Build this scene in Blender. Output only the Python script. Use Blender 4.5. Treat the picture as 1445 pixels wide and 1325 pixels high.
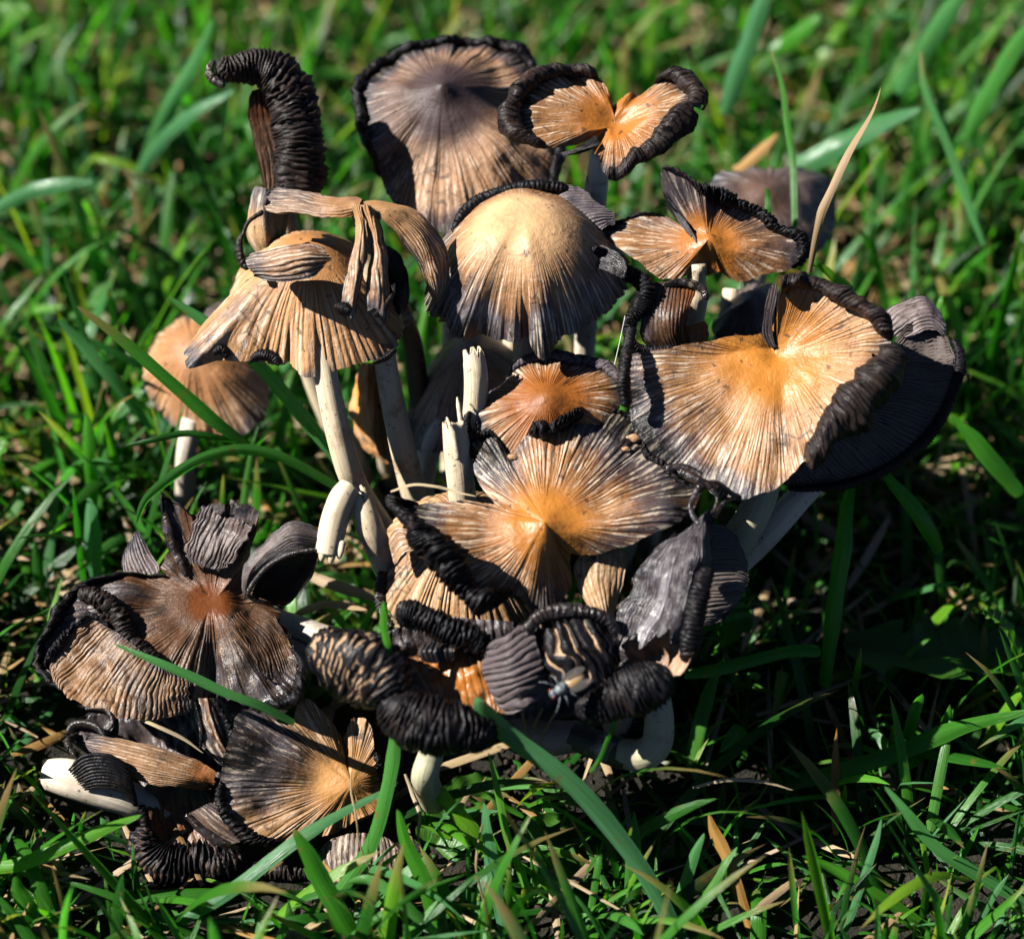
import bpy, math, random
import numpy as np
from mathutils import Vector
random.seed(7); rng = np.random.default_rng(11)
for o in list(bpy.data.objects): bpy.data.objects.remove(o, do_unlink=True)
S = bpy.context.scene; COL = S.collection
CM = 0.01                                   # the code thinks in centimetres
# ------------------------------------------------------------------ camera
PITCH = math.radians(42.0); DF = 50.0; PPC = 65.0; W0, H0 = 1445.0, 1325.0
VD = np.array([0, math.cos(PITCH), -math.sin(PITCH)]); VR = np.array([1.0, 0, 0])
VU = np.array([0, math.sin(PITCH), math.cos(PITCH)])
FOC = np.array([0.0, 0.0, 6.5]); CAM = FOC - DF * VD
cam = bpy.data.cameras.new('camera'); camo = bpy.data.objects.new('camera', cam); COL.objects.link(camo)
camo.location = tuple(CAM * CM); camo.rotation_euler = (math.pi / 2 - PITCH, 0, 0)
cam.sensor_fit = 'HORIZONTAL'; cam.sensor_width = 36.0
cam.lens = 18.0 / ((W0 / 2 / PPC) / DF)
cam.clip_start = 0.01; cam.clip_end = 200.0
cam.dof.use_dof = True; cam.dof.focus_distance = DF * CM; cam.dof.aperture_fstop = 8.8
S.camera = camo
# ------------------------------------------------------------------ light
SUN = np.array([-0.88, -0.03, 0.80]); SUN = SUN / np.linalg.norm(SUN)
world = bpy.data.worlds.new('World'); S.world = world; world.use_nodes = True
wn = world.node_tree.nodes; wl = world.node_tree.links
sky = wn.new('ShaderNodeTexSky'); sky.sky_type = 'NISHITA'; sky.sun_disc = False; sky.air_density = 0.25; sky.dust_density = 0.1
sky.sun_elevation = math.asin(SUN[2]); sky.sun_rotation = math.atan2(SUN[0], SUN[1])
wl.new(sky.outputs[0], wn['Background'].inputs[0]); wn['Background'].inputs[1].default_value = 0.05
sl = bpy.data.lights.new('sun', 'SUN'); sl.energy = 5.0; sl.angle = math.radians(0.5); sl.color = (1.0, 0.965, 0.91)
so = bpy.data.objects.new('sun', sl); COL.objects.link(so)
so.rotation_euler = Vector(tuple(SUN)).to_track_quat('Z', 'Y').to_euler(); so.location = (-0.6, -0.3, 1.0)
S.view_settings.view_transform = 'Standard'; S.view_settings.look = 'None'
S.view_settings.gamma = 1.0; S.view_settings.exposure = 1.0; S.view_settings.use_curve_mapping = False
S.render.engine = 'CYCLES'; S.cycles.use_denoising = True
S.cycles.max_bounces = 4; S.cycles.diffuse_bounces = 0; S.cycles.glossy_bounces = 1; S.cycles.use_adaptive_sampling = True; S.cycles.adaptive_threshold = 0.02; S.cycles.transparent_max_bounces = 4; S.cycles.caustics_reflective = False; S.cycles.caustics_refractive = False

# ------------------------------------------------------------------ maths helpers
def P(px, py, dd=0.0):
    """point seen at photo pixel (px,py), dd cm beyond the plane of focus"""
    k = (DF + dd) / DF / PPC
    return FOC + VD * dd + VR * ((px - W0 / 2) * k) + VU * ((H0 / 2 - py) * k)
def G(px, py, z=0.0):
    """point at height z seen at photo pixel (px,py)"""
    d = P(px, py) - CAM; t = (z - CAM[2]) / d[2]; return CAM + d * t
def proj(p):
    q = np.asarray(p) - CAM; d = q @ VD; k = DF / d * PPC
    return W0 / 2 + (q @ VR) * k, H0 / 2 - (q @ VU) * k, d - DF
def nrm(v): return v / np.maximum(np.linalg.norm(v, axis=-1, keepdims=True), 1e-9)
def sst(a, b, x):
    t = np.clip((x - a) / (b - a), 0, 1); return t * t * (3 - 2 * t)
def _h(ix, iy, iz, s):
    v = np.sin(ix * 127.1 + iy * 311.7 + iz * 74.7 + s * 13.73) * 43758.5453
    return v - np.floor(v)
def vn(x, y=0.0, z=0.0, s=0):
    x, y, z = np.broadcast_arrays(np.asarray(x, float), np.asarray(y, float), np.asarray(z, float))
    ix, iy, iz = np.floor(x), np.floor(y), np.floor(z)
    f = [x - ix, y - iy, z - iz]; f = [t * t * (3 - 2 * t) for t in f]
    r = 0
    for a in (0, 1):
        for b in (0, 1):
            for c in (0, 1):
                w = (f[0] if a else 1 - f[0]) * (f[1] if b else 1 - f[1]) * (f[2] if c else 1 - f[2])
                r = r + w * _h(ix + a, iy + b, iz + c, s)
    return r * 2 - 1
def fb(x, y=0.0, z=0.0, s=0, o=3):
    r, a, t = 0, 1.0, 0.0
    for i in range(o):
        k = 2.03 ** i
        r = r + a * vn(np.asarray(x) * k, np.asarray(y) * k, np.asarray(z) * k, s + i * 7); t += a; a *= 0.5
    return r / t
def crom(K, t, closed=False, tens=1.0):
    """Catmull-Rom through rows of K at t in 0..n-1 (or 0..n when closed)"""
    K = np.asarray(K, float); n = len(K); t = np.asarray(t, float)
    i = np.floor(t).astype(int)
    if closed:
        i %= n; ii = [(i - 1) % n, i, (i + 1) % n, (i + 2) % n]
    else:
        i = np.clip(i, 0, n - 2); ii = [np.clip(i - 1, 0, n - 1), i, np.clip(i + 1, 0, n - 1), np.clip(i + 2, 0, n - 1)]
    f = t - np.floor(t)
    if not closed: f = np.clip(t - i, 0, 1)
    f = f.reshape(f.shape + (1,) * (K.ndim - 1))
    p0, p1, p2, p3 = K[ii[0]], K[ii[1]], K[ii[2]], K[ii[3]]
    m1, m2 = (p2 - p0) * 0.5 * tens, (p3 - p1) * 0.5 * tens
    f2, f3 = f * f, f * f * f
    return (2 * f3 - 3 * f2 + 1) * p1 + (f3 - 2 * f2 + f) * m1 + (-2 * f3 + 3 * f2) * p2 + (f3 - f2) * m2
def gnormals(A, closed):
    if closed: du = np.roll(A, -1, 0) - np.roll(A, 1, 0)
    else: du = np.gradient(A, axis=0)
    dv = np.gradient(A, axis=1)
    return nrm(np.cross(du, dv))
def csmooth(a, sig):
    if sig <= 0: return a
    n = len(a); k = int(3 * sig) + 1; x = np.arange(-k, k + 1); w = np.exp(-x * x / 2 / sig / sig); w /= w.sum()
    idx = (np.arange(n)[:, None] + x[None]) % n
    return (a[idx] * w).sum(1)

# ------------------------------------------------------------------ object helpers
def link(o, parent=None):
    COL.objects.link(o)
    if parent is not None: o.parent = parent
    return o
def tag(o, label=None, cat=None, group=None, kind=None):
    if label: o['label'] = label
    if cat: o['category'] = cat
    if group: o['group'] = group
    if kind: o['kind'] = kind
    return o
def raw_mesh(name, verts, faces_loops, counts, mat, attrs=None, smooth=True):
    me = bpy.data.meshes.new(name); nv = len(verts)
    me.vertices.add(nv); me.vertices.foreach_set('co', np.asarray(verts, np.float32).ravel())
    nl = len(faces_loops); me.loops.add(nl); me.loops.foreach_set('vertex_index', np.asarray(faces_loops, np.int32))
    st = np.zeros(len(counts), np.int32); st[1:] = np.cumsum(counts)[:-1]
    me.polygons.add(len(counts)); me.polygons.foreach_set('loop_start', st)
    if smooth: me.polygons.foreach_set('use_smooth', np.ones(len(counts), bool))
    for k, a in (attrs or {}).items():
        a = np.asarray(a, np.float32)
        if a.ndim > 1:
            at = me.attributes.new(k, 'FLOAT_VECTOR', 'POINT'); at.data.foreach_set('vector', a.reshape(nv, 3).ravel())
        else:
            at = me.attributes.new(k, 'FLOAT', 'POINT'); at.data.foreach_set('value', a.ravel())
    me.update(); me.validate(verbose=False)
    if mat: me.materials.append(mat)
    return me
def quads(nu, nv, closed, off=0):
    a = np.arange(nu if closed else nu - 1); b = np.arange(nv - 1)
    I, J = np.meshgrid(a, b, indexing='ij'); I2 = (I + 1) % nu
    return (np.stack([I * nv + J, I2 * nv + J, I2 * nv + J + 1, I * nv + J + 1], -1).reshape(-1, 4) + off)
def grid_obj(name, A, closed, mat, parent, origin, attrs=None):
    nu, nv = A.shape[:2]; q = quads(nu, nv, closed)
    at = {}
    for k, v in (attrs or {}).items():
        v = np.asarray(v); at[k] = v.reshape(-1, 3) if v.ndim == 3 else v.ravel()
    me = raw_mesh(name, ((A - origin) * CM).reshape(-1, 3), q.ravel(), np.full(len(q), 4), mat, at)
    return link(bpy.data.objects.new(name, me), parent)

# ------------------------------------------------------------------ node helper
class NT:
    def __init__(s, name):
        s.m = bpy.data.materials.new(name); s.m.use_nodes = True; s.t = s.m.node_tree
        s.n = s.t.nodes; s.l = s.t.links; s.bsdf = s.n['Principled BSDF']; s.out = s.n['Material Output']
    def put(s, sock, v):
        if isinstance(v, bpy.types.NodeSocket): s.l.new(v, sock)
        elif v is not None:
            if sock.type == 'RGBA' and not isinstance(v, (int, float)) and len(v) == 3: v = (*v, 1)
            sock.default_value = v
    def attr(s, name, vec=False):
        a = s.n.new('ShaderNodeAttribute'); a.attribute_name = name; return a.outputs['Vector'] if vec else a.outputs['Fac']
    def obj(s): return s.n.new('ShaderNodeTexCoord').outputs['Object']
    def m_(s, op, a, b=None, c=None, clamp=False):
        x = s.n.new('ShaderNodeMath'); x.operation = op; x.use_clamp = clamp
        for i, v in enumerate((a, b, c)):
            if v is not None: s.put(x.inputs[i], v)
        return x.outputs[0]
    def vm(s, op, a, b):
        x = s.n.new('ShaderNodeVectorMath'); x.operation = op; s.put(x.inputs[0], a); s.put(x.inputs[1], b); return x.outputs[0]
    def noise(s, vec, scale, detail=3.0, rough=0.55, dist=0.0):
        x = s.n.new('ShaderNodeTexNoise'); s.put(x.inputs['Vector'], vec); x.inputs['Scale'].default_value = scale
        x.inputs['Detail'].default_value = detail; x.inputs['Roughness'].default_value = rough; x.inputs['Distortion'].default_value = dist
        return x.outputs['Fac']
    def mix(s, f, a, b, mode='MIX'):
        x = s.n.new('ShaderNodeMix'); x.data_type = 'RGBA'; x.blend_type = mode
        s.put(x.inputs[0], f); s.put(x.inputs[6], a); s.put(x.inputs[7], b); return x.outputs[2]
    def step(s, x, a, b):
        r = s.n.new('ShaderNodeMapRange'); r.interpolation_type = 'SMOOTHSTEP'
        s.put(r.inputs[0], x); r.inputs[1].default_value = a; r.inputs[2].default_value = b; return r.outputs[0]
    def ramp(s, f, stops):
        r = s.n.new('ShaderNodeValToRGB'); s.put(r.inputs[0], f); e = r.color_ramp.elements
        while len(e) < len(stops): e.new(0.5)
        for k, (p, c) in enumerate(stops): e[k].position = p; e[k].color = (*c, 1)
        return r.outputs[0]
    def bump(s, h, strength, dist):
        b = s.n.new('ShaderNodeBump'); b.inputs['Strength'].default_value = strength; b.inputs['Distance'].default_value = dist * CM
        s.put(b.inputs['Height'], h); s.l.new(b.outputs[0], s.bsdf.inputs['Normal']); return b
    def set(s, **k):
        for a, v in k.items(): s.put(s.bsdf.inputs[a.replace('_', ' ')], v)
BLACK = (0.007, 0.0065, 0.008)
def cap_mat(name, c0=(.46, .17, .028), c1=(.42, .225, .095), c2=(.12, .078, .060), pale=(.78, .64, .49), palef=0.6, grey=(.062, .052, .058), mott=0.5, gloss=0.55, valley=0.55, strk=.75):
    t = NT(name); st = t.attr('st', True); dk = t.attr('dk'); ct = t.attr('ct'); rib = t.attr('rib'); ob = t.obj()
    s1 = t.noise(t.vm('MULTIPLY', st, (1, 1, .8)), 0.9, 5, 0.65)           # one value per rib, drifting along its length
    s2 = t.noise(t.vm('MULTIPLY', st, (1, 1, 1.5)), 1.4, 4, 0.7, .25)        # short dashes
    big = t.noise(ob, 55, 4, 0.6); blot = t.noise(ob, 150, 6, 0.65, .4); fine = t.noise(ob, 900, 3, 0.6)
    nct = t.step(ct, .62, .06)
    tone = t.m_('ADD', dk, t.m_('MULTIPLY', t.m_('MULTIPLY', t.m_('SUBTRACT', s1, 0.46), strk), nct))
    tone = t.m_('ADD', tone, t.m_('MULTIPLY', t.m_('SUBTRACT', big, 0.48), 0.6))
    tone = t.m_('ADD', tone, t.m_('MULTIPLY', t.m_('SUBTRACT', blot, 0.5), 0.7 * mott))
    tone = t.m_('ADD', tone, t.m_('MULTIPLY', t.m_('SUBTRACT', fine, 0.5), 0.22), clamp=True)
    base = t.ramp(tone, [(0.0, c1), (0.20, tuple(0.78 * x for x in c1)), (0.46, c2), (0.70, grey), (0.95, BLACK)])
    cf = t.m_('ADD', t.step(ct, .04, .62), t.m_('MULTIPLY', t.m_('MULTIPLY', t.m_('SUBTRACT', s1, 0.5), 1.2), t.m_('MULTIPLY', ct, nct)))
    cf = t.m_('MULTIPLY', cf, t.m_('SUBTRACT', 1.0, dk), clamp=True)
    base = t.mix(cf, base, t.mix(t.step(big, .35, .7), c0, tuple(.66 * x for x in c0)))
    # raised ribs carry a pale scurf in broken dashes, grooves keep the dark of the gills
    pf = t.step(t.m_('ADD', t.m_('MULTIPLY', rib, 0.30), s2), 0.74, 0.92)
    pf = t.m_('MULTIPLY', t.m_('MULTIPLY', pf, palef), t.m_('SUBTRACT', 1.0, t.m_('MULTIPLY', dk, 0.55)))
    pf = t.m_('MULTIPLY', pf, nct, clamp=True)
    base = t.mix(pf, base, pale)
    vf = t.m_('MULTIPLY', t.step(t.m_('ADD', rib, t.m_('MULTIPLY', s2, 0.7)), 0.95, 0.35), valley)
    vf = t.m_('MULTIPLY', vf, nct, clamp=True)
    base = t.mix(vf, base, (.06, .032, .017))
    vo = t.n.new('ShaderNodeTexVoronoi'); vo.feature = 'DISTANCE_TO_EDGE'; vo.inputs['Scale'].default_value = 260
    t.put(vo.inputs['Vector'], t.vm('ADD', ob, t.vm('MULTIPLY', t.n.new('ShaderNodeTexNoise').outputs['Color'], (.004, .004, .004))))
    crk = t.m_('MULTIPLY', t.step(vo.outputs['Distance'], .07, .01), t.step(big, .50, .62)); crk = t.m_('MULTIPLY', crk, t.m_('ADD', .15, t.m_('MULTIPLY', nct, .5)))
    base = t.mix(crk, base, (.03, .018, .012))
    spk = t.step(t.noise(ob, 420, 2, 0.5), 0.65, 0.72)
    base = t.mix(t.m_('MULTIPLY', spk, 0.7), base, (.03, .02, .015))
    t.set(Base_Color=base, Roughness=t.m_('SUBTRACT', t.m_('ADD', gloss - 0.2, t.m_('MULTIPLY', blot, 0.4)), t.m_('ADD', t.m_('MULTIPLY', dk, .14), t.m_('MULTIPLY', ct, .03))))
    t.bsdf.inputs['Specular IOR Level'].default_value = 0.5
    h = t.m_('ADD', t.m_('MULTIPLY', t.m_('MULTIPLY', s2, nct), 0.9), t.m_('ADD', t.m_('MULTIPLY', blot, 0.8), t.m_('MULTIPLY', fine, 0.35)))
    t.bump(h, 0.7, 0.07)
    return t.m
def gill_mat(name, crest=(.0075, .007, .009), valley=(.0035, .003, .003), rough=0.36, vf=1.0, lo=0.1, hi=0.5, brown=(.05, .025, .015), bf=0.3, spec=.18, nz=.9):
    t = NT(name); rib = t.attr('rib'); st = t.attr('st', True); ob = t.obj()
    n = t.noise(ob, 260, 5, 0.65); n2 = t.noise(t.vm('MULTIPLY', st, (1, 1, 2)), 1.1, 4, 0.6); big = t.noise(ob, 70, 3, .6)
    f = t.step(t.m_('ADD', rib, t.m_('MULTIPLY', t.m_('SUBTRACT', n2, 0.5), nz)), lo, hi)
    c = t.mix(t.m_('MULTIPLY', t.m_('SUBTRACT', 1.0, f), vf), crest, valley)
    c = t.mix(t.m_('MULTIPLY', t.step(t.m_('ADD', t.m_('MULTIPLY', n, .6), t.m_('MULTIPLY', big, .4)), 0.5, 0.68), bf), c, brown)
    t.set(Base_Color=c, Roughness=t.m_('ADD', rough - 0.16, t.m_('MULTIPLY', n, 0.45)))
    t.bsdf.inputs['Specular IOR Level'].default_value = spec
    t.bump(t.m_('ADD', n, t.m_('MULTIPLY', n2, 0.9)), 0.8, 0.06)
    return t.m
def stem_mat(name, col=(.76, .62, .43), dirt=(.30, .19, .10), df=0.65, lo=0.50, hi=0.68):
    t = NT(name); st = t.attr('st', True); ob = t.obj()
    s = t.noise(t.vm('MULTIPLY', st, (2.2, 2.2, 0.25)), 1.6, 5, 0.65); n = t.noise(ob, 120, 6, 0.7, .6); f = t.noise(ob, 700, 3, 0.6)
    c = t.mix(t.m_('MULTIPLY', t.step(s, 0.42, 0.66), 0.42), col, (.62 * col[0], .54 * col[1], .44 * col[2]))
    c = t.mix(t.m_('MULTIPLY', t.step(n, lo, hi), df), c, dirt)
    c = t.mix(t.m_('MULTIPLY', t.step(f, 0.63, 0.70), 0.75), c, (.06, .035, .02))
    t.set(Base_Color=c, Roughness=0.55)
    t.bump(t.m_('ADD', s, t.m_('MULTIPLY', f, 0.4)), 0.4, 0.05)
    return t.m
def leaf_mat(name, cols, rough=0.42, trans=0.35, spots=0.0):
    """cols: list of colours picked per blade through attribute 'tint'; 'st' = (across, 0, along)"""
    t = NT(name); st = t.attr('st', True); tint = t.attr('tint'); tip = t.attr('tip'); ob = t.obj()
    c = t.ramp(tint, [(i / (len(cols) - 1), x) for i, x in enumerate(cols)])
    n = t.noise(ob, 160, 4, 0.6); vein = t.noise(t.vm('MULTIPLY', st, (14, 1, 0.6)), 1.0, 2, 0.5)
    c = t.mix(t.m_('MULTIPLY', t.step(vein, .3, .7), 0.6), c, t.mix(1.0, c, (.42, .52, .35), 'MULTIPLY'))
    c = t.mix(t.m_('MULTIPLY', t.step(t.noise(t.vm('MULTIPLY', st, (1, 1, .25)), 1.3, 3), .45, .7), .35), c, t.mix(1.0, c, (1.5, 1.35, 2.2), 'MULTIPLY'))
    c = t.mix(t.m_('MULTIPLY', t.step(n, 0.5, 0.8), 0.18), c, (.09, .19, .03))
    c = t.mix(t.m_('MULTIPLY', tip, 0.85), c, (.34, .22, .09))
    if spots: c = t.mix(t.m_('MULTIPLY', t.step(t.noise(ob, 330, 2), 0.66, 0.71), spots), c, (.20, .11, .03))
    t.set(Base_Color=c, Roughness=t.m_('ADD', rough - 0.1, t.m_('MULTIPLY', n, 0.25)))
    t.bsdf.inputs['Specular IOR Level'].default_value = 0.5
    t.bump(vein, 0.5, 0.04)
    tr = t.n.new('ShaderNodeBsdfTranslucent'); t.l.new(t.mix(1.0, c, (1.15, 1.8, .55), 'MULTIPLY'), tr.inputs[0])
    mx = t.n.new('ShaderNodeMixShader'); mx.inputs[0].default_value = trans
    t.l.new(t.bsdf.outputs[0], mx.inputs[1]); t.l.new(tr.outputs[0], mx.inputs[2]); t.l.new(mx.outputs[0], t.out.inputs[0])
    return t.m
# ------------------------------------------------------------------ builders
def thing(name, label, cat, base, group=None):
    e = bpy.data.objects.new(name, None); link(e); e.location = tuple(np.asarray(base) * CM); e.empty_display_size = 0.01
    e['org'] = [float(x) for x in base]
    return tag(e, label, cat, group)
def org(o):
    while o.parent is not None: o = o.parent
    return np.array(o['org'])
SEED = [0]; REG = {}
def reg(par, A):
    while par.parent is not None: par = par.parent
    B = A[::5, ::2].reshape(-1, 3); x, y, d = proj(B); REG.setdefault(par.name, []).append(np.stack([x, y, d], -1))
def snap(par, keys, f=.35, near_=9):
    while par.parent is not None: par = par.parent
    if par.name not in REG: return keys
    R = np.concatenate(REG[par.name]); out = []
    for k in keys:
        d2 = (R[:, 0] - k[0]) ** 2 + (R[:, 1] - k[1]) ** 2; near = d2 < near_ ** 2
        if near.any(): z = R[near, 2].min() - f * k[3]
        elif d2.min() < 26 ** 2: z = R[d2.argmin(), 2] - f * k[3]
        else: z = None
        out.append([k[0], k[1], z, k[3]])
    good = [i for i, k in enumerate(out) if k[2] is not None]
    if not good: return keys
    zz = np.interp(range(len(out)), good, [out[i][2] for i in good]); zz = np.convolve(np.pad(zz, 1, mode='edge'), [.25, .5, .25], 'valid')
    return [(k[0], k[1], float(z), k[3]) for k, z in zip(out, zz)]
def curl_strip(par, E, T, Up, rho, mat, O, sp=.11, amp=.08, turn=4.6, sharp=2.0, closed=True, name='curled_rim', wig=.9, na=26, rough=.5):
    """the margin rolled up and inward, gills outermost: E edge points, T outward tangents, Up the side it rolls to"""
    SEED[0] += 1; sd = SEED[0]; n = len(E)
    s = np.concatenate([[0], np.cumsum(np.linalg.norm(np.diff(E, axis=0), axis=1))]); S_ = s[:, None]
    rho = rho * (1 + rough * fb(s * 1.1, 0, 0, sd, 3)); on = rho > .012
    a = np.linspace(0, 1, na)[None] * (turn * (1 + .30 * fb(s * .9, 7, 0, sd + 1, 3) + .18 * fb(s * 7, 3, 0, sd + 21, 2)))[:, None]
    rr = rho[:, None] * (1 - .25 * a / 6.28 + .22 * fb(S_ * 2.2, a * .8, 0, sd + 2, 3) + .20 * fb(S_ * 6.5, a * 1.7, 4, sd + 12, 2))
    ph = S_ / sp + 3.0 * fb(S_ * .7, 0, 0, sd + 31, 2) + wig * (1.5 * fb(S_ * 1.6, a * .7, 0, sd + 3, 3) + .5 * fb(S_ * 5, a * 1.6, 0, sd + 4, 2)) + .25 * a
    rg = np.abs(np.cos(np.pi * ph)) ** sharp; md = .15 + 1.3 * (vn(S_ / sp * .45, a * .9, 0, sd + 5) * .5 + .5)
    rad = rr + amp * (rg - .5) * md * np.minimum(1, rho / .2)[:, None] * sst(0, .5, a)
    c = E + Up * rho[:, None]
    M = c[:, None] + T[:, None] * (np.sin(a) * rad)[..., None] - Up[:, None] * (np.cos(a) * rad)[..., None]
    M[:, 0] = E
    st = np.stack([S_ / sp + 0 * a, 0 * a, a * .3 + 0 * S_ + sd * 3], -1)
    pieces = []
    i = 0
    idx = np.where(on)[0]
    if len(idx) == 0: return
    groups = np.split(idx, np.where(np.diff(idx) > 1)[0] + 1)
    if closed and len(groups) > 1 and groups[0][0] == 0 and groups[-1][-1] == n - 1: groups[0] = np.concatenate([groups[-1], groups[0]]); groups.pop()
    for g in groups:
        if len(g) < 6: continue
        o = grid_obj(name, M[g], False, mat, par, O, {'st': st[g], 'rib': rg[g], 'dk': 0 * rg[g] + .9, 'ct': 0 * rg[g]})
def rim_rho(x, y, rolls, closed):
    n = len(x); rho = np.zeros(n)
    for keys in rolls:
        ii = [int(((x - k[0]) ** 2 + (y - k[1]) ** 2).argmin()) for k in keys]; u = [ii[0]]
        for q in ii[1:]:
            d = q - u[-1]
            if closed: d = (d + n // 2) % n - n // 2
            u.append(u[-1] + d)
        if u[-1] < u[0]: u = u[::-1]; keys = keys[::-1]
        for j in range(u[0], u[-1] + 1):
            v = np.interp(j, u, [k[2] for k in keys]); e = min(j - u[0], u[-1] - j)
            rho[j % n] = max(rho[j % n], v * min(1, .35 + e / 10))
    return rho
def ridge(ph):                                  # rounded crests, sharp grooves
    return np.sqrt(np.abs(np.cos(np.pi * ph)) + 1e-6)
def cap(par, c, rim, n=(0, 0, 1), drop=0.5, p=1.8, ribs=80, amp=.022, mat=None, gmat=None, dk=(.72, 1.0), rc=.8,
        umbo=0.0, ru=.5, lump=.10, rag=.03, curl=0.0, thick=.07, nu=560, nv=44, tens=.8, sm=2.5, name='cap', r0=.22, gl=.05, notch=0.0, rolls=(), rmat=None, rsp=.11, ramp=.09, turn=4.6, fold=(), hubf=1.0, skirt=False):
    """polar cap: centre c=(px,py,dd), rim keys (px,py,lift[,p[,extra darkness]]) on the plane drop cm below the centre"""
    SEED[0] += 1; sd = SEED[0]; O = org(par)
    C = P(*c); n = nrm(np.array(n, float)); e1 = nrm(np.cross(np.array([0, 1.0, 0]), n)); e2 = np.cross(n, e1)
    K = []
    for k in rim:
        lift = k[2] if len(k) > 2 else 0.0
        d = P(k[0], k[1]) - CAM; q = C - n * (drop - lift); t = ((q - CAM) @ n) / (d @ n); v = CAM + d * t - C
        x, y = v @ e1, v @ e2
        K.append((math.atan2(y, x), math.hypot(x, y), v @ n, k[3] if len(k) > 3 and k[3] else p, k[4] if len(k) > 4 else 0.0))
    K = np.array(K); th = np.unwrap(K[:, 0]); turn = np.sign(th[-1] - th[0]) * 2 * np.pi
    d2 = np.diff(np.append(th, th[0] + turn)); L = np.abs(d2) + 0.15 * np.abs(np.diff(np.append(K[:, 1], K[0, 1])))
    cum = np.concatenate([[0], np.cumsum(L)]); s = np.linspace(0, cum[-1], nu, endpoint=False)
    seg = np.clip(np.searchsorted(cum, s, 'right') - 1, 0, len(K) - 1); t = seg + (s - cum[seg]) / np.maximum(L[seg], 1e-6)
    TH = np.interp(t, np.arange(len(th) + 1), np.append(th, th[0] + turn))
    R, Hh, Pp, Ex = crom(K[:, 1:], t, True, tens).T
    R = np.maximum(csmooth(R, sm), .05); Hh = csmooth(Hh, sm * 1.5); Pp = np.clip(csmooth(Pp, 8), .4, 4); Ex = csmooth(Ex, 6)
    cs, sn = np.cos(TH), np.sin(TH); R0 = csmooth(R, 22) if skirt else None
    if skirt: Hh = csmooth(Hh, 20)
    # ragged margin
    rg = fb(cs * 9, sn * 9, 0, sd, 3); R = R * (1 + rag * rg - notch * np.maximum(0, fb(cs * 14, sn * 14, 3, sd + 3, 2) - .25))
    # widest radius near this angle, so that tears do not blacken the middle
    order = np.array([R[(np.abs((TH - a + np.pi) % (2 * np.pi) - np.pi) < .45)].max() for a in TH]); Rn = csmooth(order, 12)
    V = np.linspace(0, 1, nv) ** .9
    r = R[:, None] * V[None]
    if skirt: w_ = sst(.62, 1, V)[None]; r = (R0[:, None] * (1 - w_) + R[:, None] * w_) * V[None]
    er = cs[:, None, None] * e1 + sn[:, None, None] * e2
    hh = Hh[:, None] * V[None] ** Pp[:, None]
    hub = (1 - hubf) + hubf * sst(0, .55, V); hm = hh[:, 1:].mean(0); hh = hh * hub[None] + (1 - hub)[None] * np.append(0, hm)[None]
    hh = hh + umbo * np.exp(-(r / ru) ** 2) + curl * sst(.72, 1, V)[None] * (1 + .6 * vn(cs * 4, sn * 4, 1, sd)[:, None])
    X, Y = cs[:, None] * r, sn[:, None] * r
    hh = hh + lump * fb(X * .8, Y * .8, 2.0, sd, 3) * sst(0, .5, V)[None]
    wav = fb(cs * 5, sn * 5, 5, sd + 1, 2); hh = hh + lump * .9 * wav[:, None] * V[None] ** 3
    for fx, fy, fw, fd in fold:                     # radial creases: pixel they point to, width (rad), depth
        d = P(fx, fy) - CAM; t_ = ((C - CAM) @ n) / (d @ n); v_ = CAM + d * t_ - C; fa = math.atan2(v_ @ e2, v_ @ e1)
        da = (TH - fa + np.pi) % (2 * np.pi) - np.pi; hh = hh + fd * (np.exp(-(da / fw) ** 2))[:, None] * sst(.22, .75, V)[None]
    A = C + er * r[..., None] + n * hh[..., None]
    ph = (TH * ribs / (2 * np.pi) + .9 * vn(cs * ribs / 9, sn * ribs / 9, 0, sd + 5))[:, None] + .35 * vn(cs[:, None] * 12, sn[:, None] * 12, r * 1.3, sd + 6)
    rb = ridge(ph); wr = sst(r0, r0 + .3, V)[None]
    Nn = gnormals(A, True); Nn = Nn * np.where((Nn @ n) < 0, -1.0, 1.0)[..., None] if abs((Nn @ n).mean()) > .2 else Nn * np.sign((Nn @ n).mean())
    mod = .75 + .5 * vn(cs * 20, sn * 20, 0, sd + 8)
    Nn[:, :2] = n
    top = A + Nn * (amp * (rb - .6) * wr * mod[:, None])[..., None]
    rel = r / Rn[:, None]
    D = np.clip(sst(dk[0], dk[1], rel + .05 * rg[:, None]) + Ex[:, None] * sst(.2, .8, V)[None], 0, 1)
    st = np.stack([cs[:, None] * ribs / 6.28 + 0 * r, sn[:, None] * ribs / 6.28 + 0 * r, r + sd * 7.3], -1)
    ctv = np.exp(-(r / rc) ** 2)
    o = grid_obj(name, top, True, mat, par, O, {'st': st, 'dk': D, 'ct': ctv, 'rib': rb * wr + .75 * (1 - wr)})
    reg(par, top)
    if rolls:
        x_, y_, _ = proj(top[:, -1]); rho = rim_rho(x_, y_, rolls, True)
        T_ = nrm(top[:, -1] - top[:, -4]); T_ = nrm(np.stack([csmooth(T_[:, i], 5) for i in range(3)], -1))
        Up = nrm(n - T_ * (T_ @ n)[:, None]); E_ = top[:, -1] - Up * .02
        curl_strip(par, E_, T_, Up, rho, rmat or GILL, O, rsp, ramp, turn)
    # underside with its gills: from the margin inward
    ri = np.linspace(nv - 1, int(nv * .18), 14).astype(int); B = A[:, ri]; Vi = V[ri]
    ng = ribs * 1.5; gph = (TH * ng / (2 * np.pi))[:, None] + .6 * vn(cs[:, None] * 15, sn[:, None] * 15, r[:, ri] * 2, sd + 9)
    gr = ridge(gph); off = thick * (1 - Vi ** 6)[None] + gl * gr * sst(1.0, .9, Vi)[None]
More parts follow.
